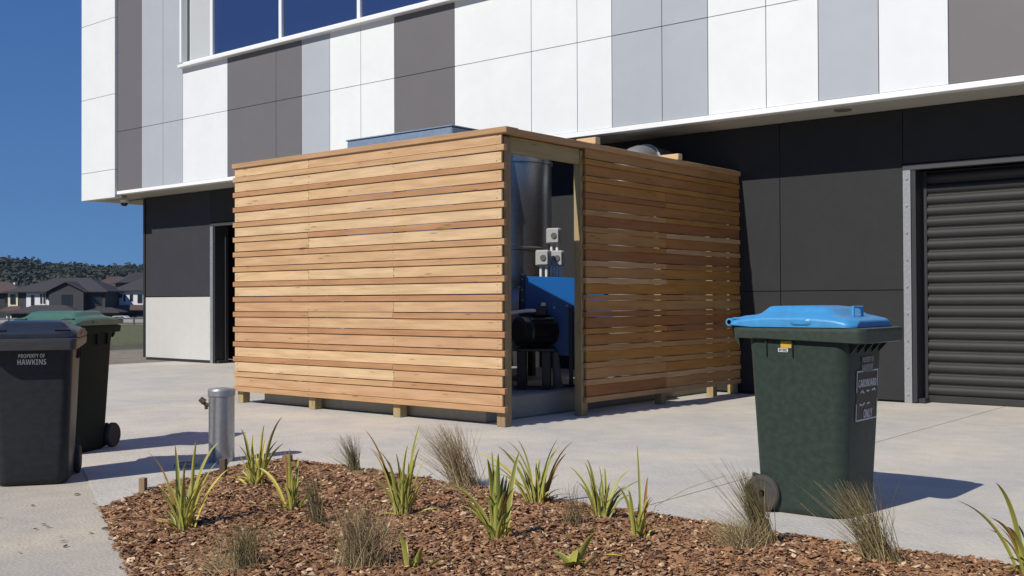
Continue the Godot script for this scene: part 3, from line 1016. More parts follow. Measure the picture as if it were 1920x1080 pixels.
func build_bins() -> void:
	var green := mat("bin_green", Color(0.046, 0.068, 0.057), 0.48, 0.0, T.dust, Vector3(1.3, 1.3, 1.3))
	var rimg := mat("bin_rim_green", Color(0.050, 0.072, 0.056), 0.45, 0.0, T.dust, Vector3(1.7, 1.7, 1.7))
	var blue := mat("lid_blue", Color(0.060, 0.33, 0.68), 0.40, 0.0, T.scuff, Vector3(1.1, 1.1, 1.1))
	var char := mat("bin_charcoal", Color(0.036, 0.041, 0.047), 0.42, 0.0, T.dust, Vector3(1.3, 1.3, 1.3))
	var lidc := mat("lid_charcoal", Color(0.030, 0.037, 0.050), 0.36, 0.0, T.dust, Vector3(1.5, 1.5, 1.5))
	var lidg := mat("lid_green", Color(0.085, 0.20, 0.14), 0.36, 0.0, T.scuff, Vector3(1.5, 1.5, 1.5))
	green.metallic_specular = 0.3
	char.metallic_specular = 0.3
	var moss := mat("bin_moss", Color(0.018, 0.030, 0.026), 0.6, 0.0, T.dust, Vector3(1.3, 1.3, 1.3))
	moss.metallic_specular = 0.2
	var ink := mat("print_grey", Color(0.55, 0.55, 0.56), 0.6)
	var faded := mat("print_faded", Color(0.28, 0.28, 0.28), 0.6)
	var a := make_bin("dark green wheelie bin with bright blue lid in front of the roller door", Vector3(-2.515, 0, -5.62), 90.0, 1.0, green, blue, rimg, 0.34, -0.165)
	# faded marks on its front, torn across the middle
	var face := Node3D.new()
	face.name = "front_marking"
	face.position = Vector3(0.03, 0.64, 0.3105)
	face.rotation_degrees.x = 2.2
	a.add_child(face)
	lettering("lettering", "PROPERTY OF", 0.030, faded, face, Vector3(-0.005, 0.190, 0.003), Vector3.ZERO, 0.155)
	lettering("lettering", "HAWKINS", 0.042, faded, face, Vector3(-0.005, 0.145, 0.002), Vector3.ZERO, 0.155)
	var sx := 0.15
	var bk := mat("marking_black", Color(0.016, 0.012, 0.011), 0.5)
	box_part("marking_panel", Vector3(0, 0.0, -0.0015), Vector3(0.285, 0.255, 0.003), bk, face)
	for q in [[0.0, -0.130, 0.29, 0.007], [-0.105, 0.130, 0.085, 0.007], [0.115, 0.130, 0.07, 0.007], [-sx + 0.006, 0.075, 0.007, 0.11], [-sx + 0.006, -0.085, 0.007, 0.09], [sx - 0.006, 0.085, 0.007, 0.09], [sx - 0.006, -0.08, 0.007, 0.10]]:
		box_part("border_line", Vector3(q[0], q[1], 0.001), Vector3(q[2], q[3], 0.002), ink, face)
	lettering("lettering", "CARDBOARD", 0.040, ink, face, Vector3(0.0, 0.065, 0.002), Vector3.ZERO, 0.25)
	lettering("lettering", "ONLY", 0.046, ink, face, Vector3(0.015, -0.100, 0.002), Vector3.ZERO, 0.12)
	for q in [[-0.075, 0.022, 0.03, 0.4], [-0.055, 0.020, 0.03, -0.5], [0.01, 0.022, 0.035, 0.0], [0.085, 0.026, 0.04, 0.25], [0.105, 0.024, 0.025, -0.3], [-0.085, -0.048, 0.03, -0.2], [-0.045, -0.046, 0.03, 0.4], [0.02, -0.045, 0.035, 0.1]]:
		var s := st()
		box(s, Vector3.ZERO, Vector3(q[2], 0.009, 0.002), 0.0, Basis(Vector3(0, 0, 1), q[3]))
		obj("symbol_stroke", s, ink, face, Vector3(q[0], q[1], 0.001))
	# side stickers under the rim
	box_part("yellow_sticker", Vector3(-0.2655, 0.912, -0.012), Vector3(0.004, 0.036, 0.062), mat("sticker_yellow", Color(0.52, 0.33, 0.03), 0.5), a)
	box_part("serial_label", Vector3(-0.2645, 0.882, -0.030), Vector3(0.004, 0.020, 0.056), mat("sticker_white", Color(0.62, 0.62, 0.64), 0.5), a)
	lettering("lettering", "00110052", 0.015, bk, a, Vector3(-0.2670, 0.882, -0.030), Vector3(0, -90, 0), 0.048)
	# grazed patches of the front left corner
	var g := make_bin("charcoal grey wheelie bin with dark lid, marked PROPERTY OF HAWKINS, at the left edge", Vector3(-6.88, -0.004, -3.43), 56.0, 0.93, char, lidc, mat("bin_rim_charcoal", Color(0.062, 0.063, 0.067), 0.42, 0.0, T.dust, Vector3(1.7, 1.7, 1.7)), 0.34, -0.245, false)
	var f2 := Node3D.new()
	f2.name = "front_marking"
	f2.position = Vector3(0.008, 0.865, 0.3270)
	f2.rotation_degrees.x = 4.0
	g.add_child(f2)
	lettering("lettering", "PROPERTY OF", 0.026, ink, f2, Vector3(0, 0.02, 0.001), Vector3.ZERO, 0.165)
	lettering("lettering", "HAWKINS", 0.036, ink, f2, Vector3(0, -0.022, 0.001), Vector3.ZERO, 0.18)
	var s2 := st()
	box(s2, Vector3.ZERO, Vector3(0.016, 0.065, 0.006), 0.002, Basis(Vector3(0, 0, 1), 0.45))
	box(s2, Vector3(-0.03, 0.02, 0.0), Vector3(0.05, 0.012, 0.004), 0.001, Basis(Vector3(0, 0, 1), 0.5))
	obj("torn_tape", s2, mat("sticker_white", Color.WHITE), g, Vector3(-0.225, 0.50, 0.293))
	make_bin("dark green wheelie bin with light green lid, behind the charcoal bin", Vector3(-8.02, -0.002, -4.24), 30.0, 0.975, moss, lidg, moss, 0.33, -0.26, false)

# ================================================================= small things
func build_small_things() -> void:
	var zinc: StandardMaterial3D = mats["galvanised"]
	var t := thing("tap_post", "short galvanised steel post with a brass tap, left of the mulch bed", "tap post", Vector3(-6.60, 0, -4.66))
	var s := st()
	cyl(s, Vector3.ZERO, Vector3(0, 0.495, 0), 0.092, -1, 36)
	obj("tube", s, mat("galvanised_tube", Color(0.60, 0.63, 0.65), 0.30, 0.8, T.zinc, Vector3(1.3, 1.3, 1.3)), t)
	s = st()
	lathe(s, Vector3.ZERO, Vector3.UP, [[0.095, 0.470], [0.098, 0.474], [0.098, 0.512], [0.090, 0.524], [0.05, 0.530], [0.005, 0.531]], 36)
	obj("cap", s, mat("galvanised_cap", Color(0.52, 0.54, 0.56), 0.38, 0.6, T.zinc, Vector3(1.6, 1.6, 1.6)), t)
	var brass := mat("tap_brass", Color(0.14, 0.105, 0.065), 0.4, 0.7)
	var d := Vector3(-0.77, 0, 0.637)
	s = st()
	tube(s, [d * 0.085 + Vector3(0, 0.405, 0), d * 0.115 + Vector3(0, 0.41, 0), d * 0.14 + Vector3(0, 0.43, 0)], 0.014, 10)
	cyl(s, d * 0.112 + Vector3(0, 0.41, 0), d * 0.112 + Vector3(0, 0.375, 0), 0.012, -1, 10)
	obj("tap_body", s, brass, t)
	s = st()
	cyl(s, d * 0.125 + Vector3(0, 0.425, 0), d * 0.155 + Vector3(0, 0.45, 0), 0.024, 0.02, 12)
	obj("tap_handle", s, brass, t)
	# round cover in the slab
	var c := thing("drain_cover", "small round service cover with a grey rim in the slab beside the galvanised post", "drain cover", Vector3(-6.585, 0, -4.36))
	s = st()
	lathe(s, Vector3.ZERO, Vector3.UP, [[0.085, 0.0], [0.085, 0.016], [0.078, 0.022], [0.062, 0.022], [0.060, 0.014]], 32)
	obj("frame", s, mat("cover_grey", Color(0.30, 0.30, 0.30), 0.6), c)
	s = st()
	cyl(s, Vector3(0, 0.0, 0), Vector3(0, 0.017, 0), 0.0595, -1, 28)
	obj("lid", s, mat("cover_dark", Color(0.03, 0.031, 0.034), 0.5), c)
	# wooden pegs at the bed edge
	var pegm := wood("peg", Color(0.30, 0.20, 0.12))
	var pegs := [[Vector3(-5.90, 0.0, -3.60), 0.085, 0.040, "short square wooden peg at the left edge of the mulch bed"], [Vector3(-5.93, 0.0, -4.20), 0.13, 0.042, "dark wooden peg in the mulch below the galvanised post"], [Vector3(-6.15, 0.0, -4.90), 0.055, 0.06, "low wooden peg at the far corner of the mulch bed"]]
	for p in pegs:
		var q := st()
		box(q, Vector3(0, p[1] / 2 - 0.05, 0), Vector3(p[2], p[1] + 0.1, p[2] * 0.9), 0.003, Basis(Vector3.UP, 0.5))
		tag(obj("wooden_peg", q, pegm if p[1] < 0.1 else wood("peg_dark", Color(0.11, 0.075, 0.05)), self, p[0]), p[3], "peg", "wooden pegs at the bed edge")
	# dome camera under the soffit corner
	var dc := thing("dome_camera", "small black dome camera under the white overhang at the left corner", "security camera", Vector3(-19.95, 3.235, -11.75))
	s = st()
	cyl(s, Vector3(0, 0, 0), Vector3(0, -0.05, 0), 0.085, 0.08, 20)
	obj("base", s, mats["trim"], dc)
	s = st()
	lathe(s, Vector3.ZERO, Vector3.DOWN, [[0.072, 0.05], [0.066, 0.085], [0.045, 0.112], [0.01, 0.12]], 20, false)
	obj("dome", s, mat("camera_black", Color(0.012, 0.012, 0.013), 0.15), dc)

# ================================================================= mulch
func in_bed(x: float, z: float) -> bool:
	return Geometry2D.is_point_in_polygon(Vector2(x, z), bed_poly)

var bed_poly: PackedVector2Array
func bed_y(x: float, z: float) -> float:
	var d := 9.0
	var p := Vector2(x, z)
	for i in bed_poly.size():
		var q := Geometry2D.get_closest_point_to_segment(p, bed_poly[i], bed_poly[(i + 1) % bed_poly.size()])
		d = minf(d, p.distance_to(q))
	return -0.012 + 0.055 * smoothstep(0.0, 0.7, d) + F.get_noise_2d(x * 60.0, z * 60.0) * 0.018

func build_mulch() -> void:
	bed_poly = v2(BED)
	F.frequency = 0.02
	var s := st()
	var step := 0.07
	var x := -6.4
	var hs := {}
	while x < 1.6:
		var z := -5.1
		while z < -0.7:
			var all := true
			for o in [[0, 0], [1, 0], [1, 1], [0, 1]]:
				if not in_bed(x + o[0] * step, z + o[1] * step):
					all = false
			var any := all or in_bed(x + step / 2, z + step / 2) or in_bed(x, z) or in_bed(x + step, z + step) or in_bed(x + step, z) or in_bed(x, z + step)
			if any:
				s.set_smooth_group(1)
				var q := []
				for o in [[0, 0], [1, 0], [1, 1], [0, 1]]:
					var px: float = x + o[0] * step
					var pz: float = z + o[1] * step
					q.append(Vector3(px, (bed_y(px, pz) if in_bed(px, pz) else -0.03), pz))
				for k in [0, 1, 2, 0, 2, 3]:
					s.add_vertex(q[k])
			z += step
		x += step
	structure(obj("bed_soil", s, mat("bed_soil", Color(0.055, 0.032, 0.02), 0.95, 0.0, T.earth, Vector3(3, 3, 3))))
	# bark chips: a few bent, ragged flakes copied many times
	rng.seed = 5150
	var chips := []
	for v in 4:
		var c := st()
		var n := 6
		var top := []
		for i in n:
			var t := TAU * i / n + rng.randf_range(-0.3, 0.3)
			var r := rng.randf_range(0.7, 1.15)
			top.append(Vector3(cos(t) * r * 0.5, rng.randf_range(-0.09, 0.09), sin(t) * r * 0.24))
		var mid := Vector3(0, 0.10 + rng.randf() * 0.06, 0)
		for i in n:
			poly(c, [top[i], top[(i + 1) % n], mid], Vector3.UP)
			poly(c, [top[i], top[(i + 1) % n], mid + Vector3(0, -0.2, 0)], Vector3.DOWN)
		c.generate_normals()
		chips.append(c.commit())
	var m := mat("bark", Color(1, 1, 1), 0.85)
	m.vertex_color_use_as_albedo = true
	var tones := [Color(0.25, 0.122, 0.055), Color(0.32, 0.172, 0.082), Color(0.165, 0.078, 0.037), Color(0.40, 0.25, 0.13), Color(0.27, 0.138, 0.060), Color(0.070, 0.034, 0.019), Color(0.54, 0.40, 0.26), Color(0.29, 0.175, 0.098)]
	var mulch := Node3D.new()
	mulch.name = "bark_mulch"
	add_child(mulch)
	stuff(mulch)
	tag(mulch, "reddish brown bark chip mulch filling the planting bed", "mulch")
	for v in 4:
		var xf := []
		var cols := []
		while xf.size() < 32000:
			var px := rng.randf_range(-6.4, 1.4)
			var pz := rng.randf_range(-5.06, -1.2)
			# only where the bed shows near the picture
			if px > -0.2 or (px * 0.7705 - pz * 0.6374) > 2.6 + 0.2 * rng.randf():
				continue
			if -px * 0.6374 - pz * 0.7705 < 3.6:
				continue
			var stray := rng.randf() < 0.0012
			if not in_bed(px, pz) and not (stray and px > -6.2):
				var jx := px + rng.randf_range(-0.03, 0.03)
				var jz := pz + rng.randf_range(-0.03, 0.03)
				if not in_bed(jx, jz) or rng.randf() < 0.5:
					continue
			var inside := in_bed(px, pz)
			var l := rng.randf_range(0.015, 0.046) * (1.6 if rng.randf() < 0.10 else 1.0)
			var tilt := 0.55 if inside else 0.15
			var bs := Basis.from_euler(Vector3(rng.randf_range(-tilt, tilt), rng.randf() * TAU, rng.randf_range(-tilt, tilt)))
			bs = bs * Basis.from_scale(Vector3(l, l * 0.55, l * rng.randf_range(0.45, 1.5)))
			var y := (bed_y(px, pz) + rng.randf_range(0.0, 0.022)) if inside else 0.004
			xf.append(Transform3D(bs, Vector3(px, y, pz)))
			var k: Color = tones[rng.randi() % tones.size()]
			if rng.randf() < 0.5:
				k = tones[rng.randi() % 3]
			cols.append(k * rng.randf_range(0.75, 1.25))
		var mm := MultiMesh.new()
		mm.transform_format = MultiMesh.TRANSFORM_3D
		mm.use_colors = true
		mm.mesh = chips[v]
		mm.instance_count = xf.size()
		for i in xf.size():
			mm.set_instance_transform(i, xf[i])
			mm.set_instance_color(i, cols[i])
		var mi := MultiMeshInstance3D.new()
		mi.name = "bark_chips" if v == 0 else "bark_chips_%03d" % v
		mi.multimesh = mm
		mi.material_override = m
		stuff(mi)
		mulch.add_child(mi)

# ================================================================= plants
const SR := Vector3(0.77, 0.0, -0.637)     # across the picture
const SF := Vector3(-0.637, 0.0, -0.77)    # away from the photographer

func leaf(root: Vector3, tip: Vector3, bend: float, w: float, green: Color, edge: Color, dry: float) -> SurfaceTool:
	var s := st()
	var n := 12
	var along := tip - root
	var len := along.length()
	# leaves leave the crown steeply and arch over towards the tip
	var ctrl := root + Vector3(along.x * 0.30, maxf(along.y, 0.0) * 0.62 + len * (0.10 + bend), along.z * 0.30)
	var flat := Vector3(along.x, 0, along.z)
	var side := (flat.cross(Vector3.UP)).normalized() if flat.length() > 0.01 else SR
	side = (side * 0.6 + SR * (0.6 if side.dot(SR) >= 0.0 else -0.6)).normalized()
	var twist := rng.randf_range(-0.5, 0.5)
	var rows := []
	for i in n + 1:
		var t := float(i) / n
		var p := root.lerp(ctrl, t).lerp(ctrl.lerp(tip, t), t)
		var d := (ctrl.lerp(tip, t) - root.lerp(ctrl, t)).normalized()
		var sd := (side - d * side.dot(d)).normalized().rotated(d, twist * t)
		var nn := sd.cross(d).normalized()
		var ww := w * (0.62 + 0.38 * sin(minf(t * 1.9, 1.0) * PI / 2.0)) * pow(1.0 - pow(t, 2.2), 0.75)
		rows.append([p - sd * ww * 0.5 + nn * ww * 0.12, p - sd * ww * 0.28, p - nn * ww * 0.10, p + sd * ww * 0.28, p + sd * ww * 0.5 + nn * ww * 0.12])
	s.set_smooth_group(1)
	for i in n:
		for j in 4:
			var q := [[i, j], [i + 1, j], [i + 1, j + 1], [i, j + 1]]
			for k in [0, 1, 2, 0, 2, 3]:
				var v: Vector3 = rows[q[k][0]][q[k][1]]
				var e: float = 1.0 if (q[k][1] == 0 or q[k][1] == 4) else 0.0
				var t: float = float(q[k][0]) / n
				var c := green.lerp(edge, e).lerp(edge, 0.45 * (1.0 - t))
				c = c.lerp(Color(0.22, 0.12, 0.055), clampf((t - 1.0 + dry) / 0.25, 0.0, 1.0) * (1.0 if dry > 0.0 else 0.0))
				s.set_color(c)
				s.add_vertex(v)
	return s

func flax(label: String, at: Vector3, ppm: float, tips: Array, yellow: float, extra: int, w := 0.022, dry := 0.10) -> void:
	var y := bed_y(at.x, at.z)
	var p := thing("flax_plant", label, "flax", Vector3(at.x, y, at.z), 0.0, "flax plants in the mulch bed")
	var m := mat("flax_leaf", Color(1, 1, 1), 0.45)
	m.vertex_color_use_as_albedo = true
	m.backlight_enabled = true
	m.backlight = Color(0.18, 0.2, 0.06)
	m.cull_mode = BaseMaterial3D.CULL_DISABLED
	blades(p, 70, rng.randf_range(-0.06, 0.06), 0.055, 0.085, 0.5, 0.035, 0.0034, [Color(0.34, 0.27, 0.135), Color(0.26, 0.19, 0.09), Color(0.18, 0.13, 0.06)], 0.08, "dry_blades")
	var all := []
	for t in tips:
		all.append([t[0] / ppm, t[1] / ppm, t[2] if t.size() > 2 else 0.0, 1.0])
	for k in 5:
		all.append([rng.randf_range(-0.24, 0.24), rng.randf_range(0.0, 0.09), [0.0, 1.0, 2.0][rng.randi() % 3], 0.7])
	for k in extra * 2 + 6:
		var q: Array = tips[rng.randi() % tips.size()]
		all.append([q[0] / ppm * rng.randf_range(0.2, 0.85) + rng.randf_range(-0.03, 0.03), maxf(0.05, q[1] / ppm * rng.randf_range(0.40, 0.85)), 0.0, 0.75])
	for q in all:
		var depth := rng.randf_range(-0.08, 0.08)
		var r0 := SR * clampf(q[0] * 0.12 + rng.randf_range(-0.022, 0.022), -0.05, 0.05) + SF * rng.randf_range(-0.025, 0.025) + Vector3(0, -0.02, 0)
		var tip: Vector3 = SR * q[0] + SF * depth + Vector3(0, q[1], 0)
		var g := Color(0.085, 0.125, 0.024).lerp(Color(0.31, 0.31, 0.055), clampf(yellow + 0.15 + rng.randf_range(-0.35, 0.35), 0.0, 1.0))
		var e := Color(0.56, 0.51, 0.13).lerp(Color(0.30, 0.31, 0.08), rng.randf() * 0.6)
		if q[2] == 2.0:
			g = Color(0.26, 0.13, 0.035)
			e = Color(0.34, 0.20, 0.05)
		elif q[2] == 1.0:
			g = Color(0.48, 0.42, 0.065)
			e = Color(0.60, 0.52, 0.12)
		obj("leaf", leaf(r0, tip, rng.randf_range(0.0, 0.10) + (0.12 if q[1] < absf(q[0]) * 0.8 else 0.0), w * rng.randf_range(0.8, 1.2) * q[3], g, e, dry * rng.randf_range(0.0, 2.0)), m, p)

func blades(p: Node3D, n: int, tip_x: float, tip_y: float, spread: float, hspread: float, base_r: float, w: float, cols: Array, droop: float, called := "blades") -> void:
	var s := st()
	for i in n:
		var r0 := SR * rng.randfn(0.0, base_r) + SF * rng.randfn(0.0, base_r) + Vector3(0, -0.02, 0)
		var tx := tip_x + rng.randfn(0.0, spread)
		var tz := rng.randfn(0.0, spread * 0.8)
		var ty := maxf(0.02, tip_y * (1.0 - absf(rng.randfn(0.0, hspread))))
		var tip := SR * tx + SF * tz + Vector3(0, ty, 0)
		var d := tip - r0
		var ctrl := r0 + Vector3(d.x * 0.42, ty * 0.56 + d.length() * droop * rng.randf(), d.z * 0.42)
		var c: Color = cols[rng.randi() % cols.size()]
		c = c * rng.randf_range(0.7, 1.3)
		var side := SR.rotated(Vector3.UP, rng.randf_range(-0.7, 0.7))
		var a := []
		for k in 6:
			var t := k / 5.0
			var q := r0.lerp(ctrl, t).lerp(ctrl.lerp(tip, t), t)
			a.append([q, w * (1.0 - t * 0.8) * 0.5])
		s.set_smooth_group(-1)
		for k in 5:
			var q := [a[k][0] - side * a[k][1], a[k + 1][0] - side * a[k + 1][1], a[k + 1][0] + side * a[k + 1][1], a[k][0] + side * a[k][1]]
			for o in [0, 1, 2, 0, 2, 3]:
				s.set_color(c)
				s.add_vertex(q[o])
	var m := mat("grass_blade", Color(1, 1, 1), 0.7)
	m.vertex_color_use_as_albedo = true
	m.cull_mode = BaseMaterial3D.CULL_DISABLED
	stuff(obj(called, s, m, p))

func tussock(label: String, at: Vector3) -> Node3D:
	return thing("grass_tussock", label, "tussock", Vector3(at.x, bed_y(at.x, at.z), at.z), 0.0, "grass tussocks in the mulch bed")

func build_plants() -> void:
	rng.seed = 909
	# tips are measured from each plant's foot: [across, up, tone] with tone 1 yellow, 2 brown
	flax("tall flax nearest the left end of the bed, beside the square peg", Vector3(-4.677, 0, -3.08), 376, [[24, 175], [62, 166], [-26, 160], [-62, 155, 2], [83, 117, 1], [62, 132], [-60, 84], [-40, 94], [52, 116, 1], [30, 40, 1], [-24, 20], [8, 130], [40, 90, 1]], 0.35, 8)
	flax("yellow flax with drooping lower leaves, right of the galvanised post", Vector3(-5.244, 0, -3.936), 316, [[-27, 110], [23, 121, 1], [54, 134], [-7, 99, 1], [54, 83], [-56, -8, 1], [-32, 62], [16, 90, 1], [44, 89], [40, 38, 1], [-57, 20, 1], [-20, 5, 1], [0, 70, 1]], 0.75, 7)
	flax("small flax with one orange leaf and a long leaf lying to the left", Vector3(-4.519, 0, -3.62), 355, [[3, 122], [-10, 114, 2], [-66, 80, 1], [84, 52, 1], [-128, -4, 2], [16, -2, 1], [24, 62], [-4, 96], [10, 100]], 0.55, 4)
	flax("bushy flax in the middle of the bed, leaning left with brown leaf tips", Vector3(-3.958, 0, -3.894), 364, [[-69, 167, 2], [-62, 135], [32, 174], [29, 142], [47, 113], [60, 86, 1], [-40, 8, 1], [-14, 120], [-3, 96], [18, 87], [-24, 110], [-45, 128], [8, 80]], 0.4, 12, 0.020)
	flax("dark green upright flax with a leaf bent flat to the left", Vector3(-3.192, 0, -3.755), 409, [[-12, 173], [0, 168], [42, 168], [-98, 108], [-76, 98], [-20, 118], [14, 100, 1], [32, 106, 2], [10, 124], [-20, 160], [-30, 90], [26, 120, 2], [18, 80, 1]], 0.12, 8, 0.026, 0.05)
	flax("spreading flax with thin arching leaves at the bed's far edge", Vector3(-3.772, 0, -4.779), 331, [[-120, 98, 1], [-58, 122], [-68, 102], [-99, 83], [40, 129], [67, 120, 2], [43, 113], [57, 99, 2], [0, 92, 1], [7, 88], [31, 52, 2], [-38, 127], [-75, 115], [18, 60]], 0.4, 6, 0.019)
	flax("loose green flax with splayed leaves between the doorway shadow and the blue lidded bin", Vector3(-3.153, 0, -4.533), 366, [[-62, 98], [-34, 110], [-4, 100], [6, 96], [54, 90], [75, 72], [-30, 117], [14, 70], [-48, 70], [24, 60, 1], [-20, 50]], 0.25, 7, 0.019)
	flax("slim flax with one tall straight leaf and a curled brown leaf", Vector3(-2.715, 0, -4.203), 405, [[-3, 178], [17, 118, 2], [28, 74, 2], [-42, 102], [19, 84, 2], [-22, 96], [6, 60, 1], [-10, 40]], 0.3, 4, 0.018)
	flax("flax cut off by the right edge of the picture, leaves reaching left", Vector3(-1.165, 0, -4.773), 456, [[-150, 148], [-88, 186], [-86, 116, 2], [-82, 90], [-62, 102], [10, 160], [40, 120]], 0.25, 3, 0.022)
	flax("flax at the bottom edge with one broad bright green leaf", Vector3(-2.629, 0, -3.547), 457, [[48, 72], [14, 40], [-8, 22], [30, 20]], 0.45, 0, 0.05, 0.0)
	flax("flax at the bottom edge with two narrow green leaves", Vector3(-3.133, 0, -3.143), 456, [[-24, 72], [18, 42], [6, 20]], 0.35, 0, 0.026, 0.0)
	var brown := [Color(0.18, 0.12, 0.065), Color(0.24, 0.17, 0.095), Color(0.10, 0.066, 0.038), Color(0.32, 0.24, 0.14)]
	var olive := [Color(0.125, 0.105, 0.036), Color(0.18, 0.145, 0.052), Color(0.085, 0.068, 0.028), Color(0.27, 0.21, 0.09)]
	var straw := [Color(0.34, 0.27, 0.135), Color(0.26, 0.20, 0.10), Color(0.42, 0.34, 0.19), Color(0.20, 0.165, 0.07)]
	var dark := [Color(0.085, 0.066, 0.042), Color(0.12, 0.092, 0.055), Color(0.06, 0.048, 0.032)]
	var p := tussock("thin dark tussock blown to the left at the bed's far edge", Vector3(-5.352, 0, -4.845))
	blades(p, 130, -0.07, 0.27, 0.055, 0.25, 0.016, 0.0035, olive + dark, 0.10)
	blades(p, 26, -0.22, 0.20, 0.09, 0.3, 0.014, 0.003, olive, 0.05, "stray_blades")
	p = tussock("dense brown tussock leaning left, in front of the corner post", Vector3(-4.425, 0, -4.928))
	blades(p, 400, -0.17, 0.41, 0.085, 0.26, 0.042, 0.0036, brown + straw, 0.02)
	blades(p, 60, -0.20, 0.36, 0.13, 0.35, 0.03, 0.003, brown, 0.05, "stray_blades")
	p = tussock("small dark tussock in the shade of the small flax", Vector3(-4.144, 0, -3.503))
	blades(p, 90, -0.05, 0.26, 0.035, 0.25, 0.02, 0.004, dark + olive, 0.03)
	blades(p, 40, 0.10, 0.02, 0.06, 0.3, 0.02, 0.003, straw, 0.10, "dry_blades")
	p = tussock("broad olive tussock at the bottom edge, left of the picture's middle", Vector3(-3.328, 0, -3.041))
	blades(p, 360, 0.0, 0.28, 0.10, 0.30, 0.055, 0.0036, olive + brown + straw, 0.02)
	blades(p, 80, -0.12, 0.10, 0.12, 0.4, 0.04, 0.003, straw, 0.10, "dry_blades")
	p = tussock("dark tussock with straw at its side, at the bottom edge near the tall left flax", Vector3(-3.746, 0, -2.762))
	blades(p, 190, 0.0, 0.22, 0.06, 0.3, 0.045, 0.0036, olive + dark + olive, 0.02)
	blades(p, 160, -0.20, 0.08, 0.09, 0.5, 0.08, 0.003, straw, 0.12, "dry_blades")
	p = tussock("tall olive tussock leaning left across the blue lidded bin's wheel", Vector3(-2.254, 0, -4.571))
	blades(p, 300, -0.10, 0.35, 0.040, 0.30, 0.024, 0.0036, olive + olive + dark, 0.02)
	blades(p, 26, -0.22, 0.42, 0.07, 0.25, 0.02, 0.003, olive + dark, 0.02, "stray_blades")
	blades(p, 30, -0.25, 0.20, 0.09, 0.35, 0.02, 0.003, olive, 0.20, "stray_blades")
	p = tussock("straw coloured tussock at the foot of the olive one by the bin", Vector3(-2.259, 0, -4.34))
	blades(p, 420, -0.04, 0.15, 0.085, 0.35, 0.045, 0.0034, straw, 0.12)
	blades(p, 120, -0.16, 0.03, 0.10, 0.5, 0.05, 0.003, straw, 0.12, "dry_blades")
	p = tussock("olive green tussock in front of the blue lidded bin's front corner", Vector3(-1.69, 0, -4.521))
	blades(p, 250, -0.15, 0.37, 0.075, 0.28, 0.040, 0.0034, olive + straw, 0.02)
	blades(p, 40, -0.20, 0.30, 0.13, 0.35, 0.03, 0.003, olive + straw, 0.08, "stray_blades")
	p = tussock("sparse brown wisps between the broad leaf and the loose green flax", Vector3(-3.128, 0, -4.25))
	blades(p, 46, -0.02, 0.20, 0.08, 0.4, 0.03, 0.003, brown, 0.08)
	blades(p, 50, 0.02, 0.22, 0.05, 0.35, 0.03, 0.003, brown + olive, 0.05, "stray_blades")
	p = tussock("flattened straw clump below the tall left flax", Vector3(-4.05, 0, -2.98))
	blades(p, 180, -0.02, 0.07, 0.14, 0.5, 0.07, 0.003, straw, 0.10)
	p = tussock("flattened dry straw under the dense brown tussock", Vector3(-4.32, 0, -4.62))
	blades(p, 240, -0.04, 0.05, 0.13, 0.5, 0.09, 0.003, straw, 0.08)
	p = tussock("flattened dry straw near the bed's far left corner", Vector3(-5.25, 0, -4.62))
	blades(p, 160, 0.02, 0.05, 0.13, 0.5, 0.09, 0.003, straw, 0.08)
	# thin straw stalks reaching over the slab
	p = thing("straw_stalk", "single long straw stalk reaching right over the slab toward the bin wheel", "stalk", Vector3(-2.70, 0.04, -4.22))
	var s := st()
	tube(s, [Vector3.ZERO, SR * 0.05 + Vector3(0, 0.16, 0), SR * 0.2 + Vector3(0, 0.24, 0), SR * 0.38 + Vector3(0, 0.30, 0)], 0.0014, 5)
	obj("stalk", s, mat("straw", Color(0.30, 0.25, 0.15), 0.7), p)

# ================================================================= distance
func away(lateral: float, depth: float, y := 0.0) -> Vector3:
	return Vector3(0.7705, 0, -0.6374) * lateral + Vector3(-0.6374, 0, -0.7705) * depth + Vector3(0, y, 0)

func hip(s: SurfaceTool, x0: float, x1: float, z0: float, z1: float, y: float, rise: float, ra: float, rb: float, over := 0.5) -> void:
	# hipped roof with its ridge along x from ra to rb
	var zc := (z0 + z1) / 2
	var a := Vector3(x0 - over, y, z1 + over)
	var b := Vector3(x1 + over, y, z1 + over)
	var c := Vector3(x1 + over, y, z0 - over)
	var d := Vector3(x0 - over, y, z0 - over)
	var e := Vector3(ra, y + rise, zc)
	var f := Vector3(rb, y + rise, zc)
	poly(s, [a, b, f, e], Vector3(0, 1, 1))
	poly(s, [c, d, e, f], Vector3(0, 1, -1))
	poly(s, [b, c, f], Vector3(1, 1, 0))
	poly(s, [d, a, e], Vector3(-1, 1, 0))
	poly(s, [a, b, c, d], Vector3.DOWN)
	box(s, Vector3((x0 + x1) / 2, y - 0.09, (z0 + z1) / 2), Vector3(x1 - x0 + over * 2, 0.18, z1 - z0 + over * 2))

func window(parent: Node, x: float, y: float, w: float, h: float, z: float) -> void:
	var fr := box_part("window", Vector3(x, y, z), Vector3(w, h, 0.10), mat("house_frame", Color(0.05, 0.05, 0.055), 0.5), parent)
	box_part("pane", Vector3(0, 0, 0.055), Vector3(w - 0.14, h - 0.14, 0.012), mat("house_pane", Color(0.020, 0.024, 0.030), 0.08), fr)

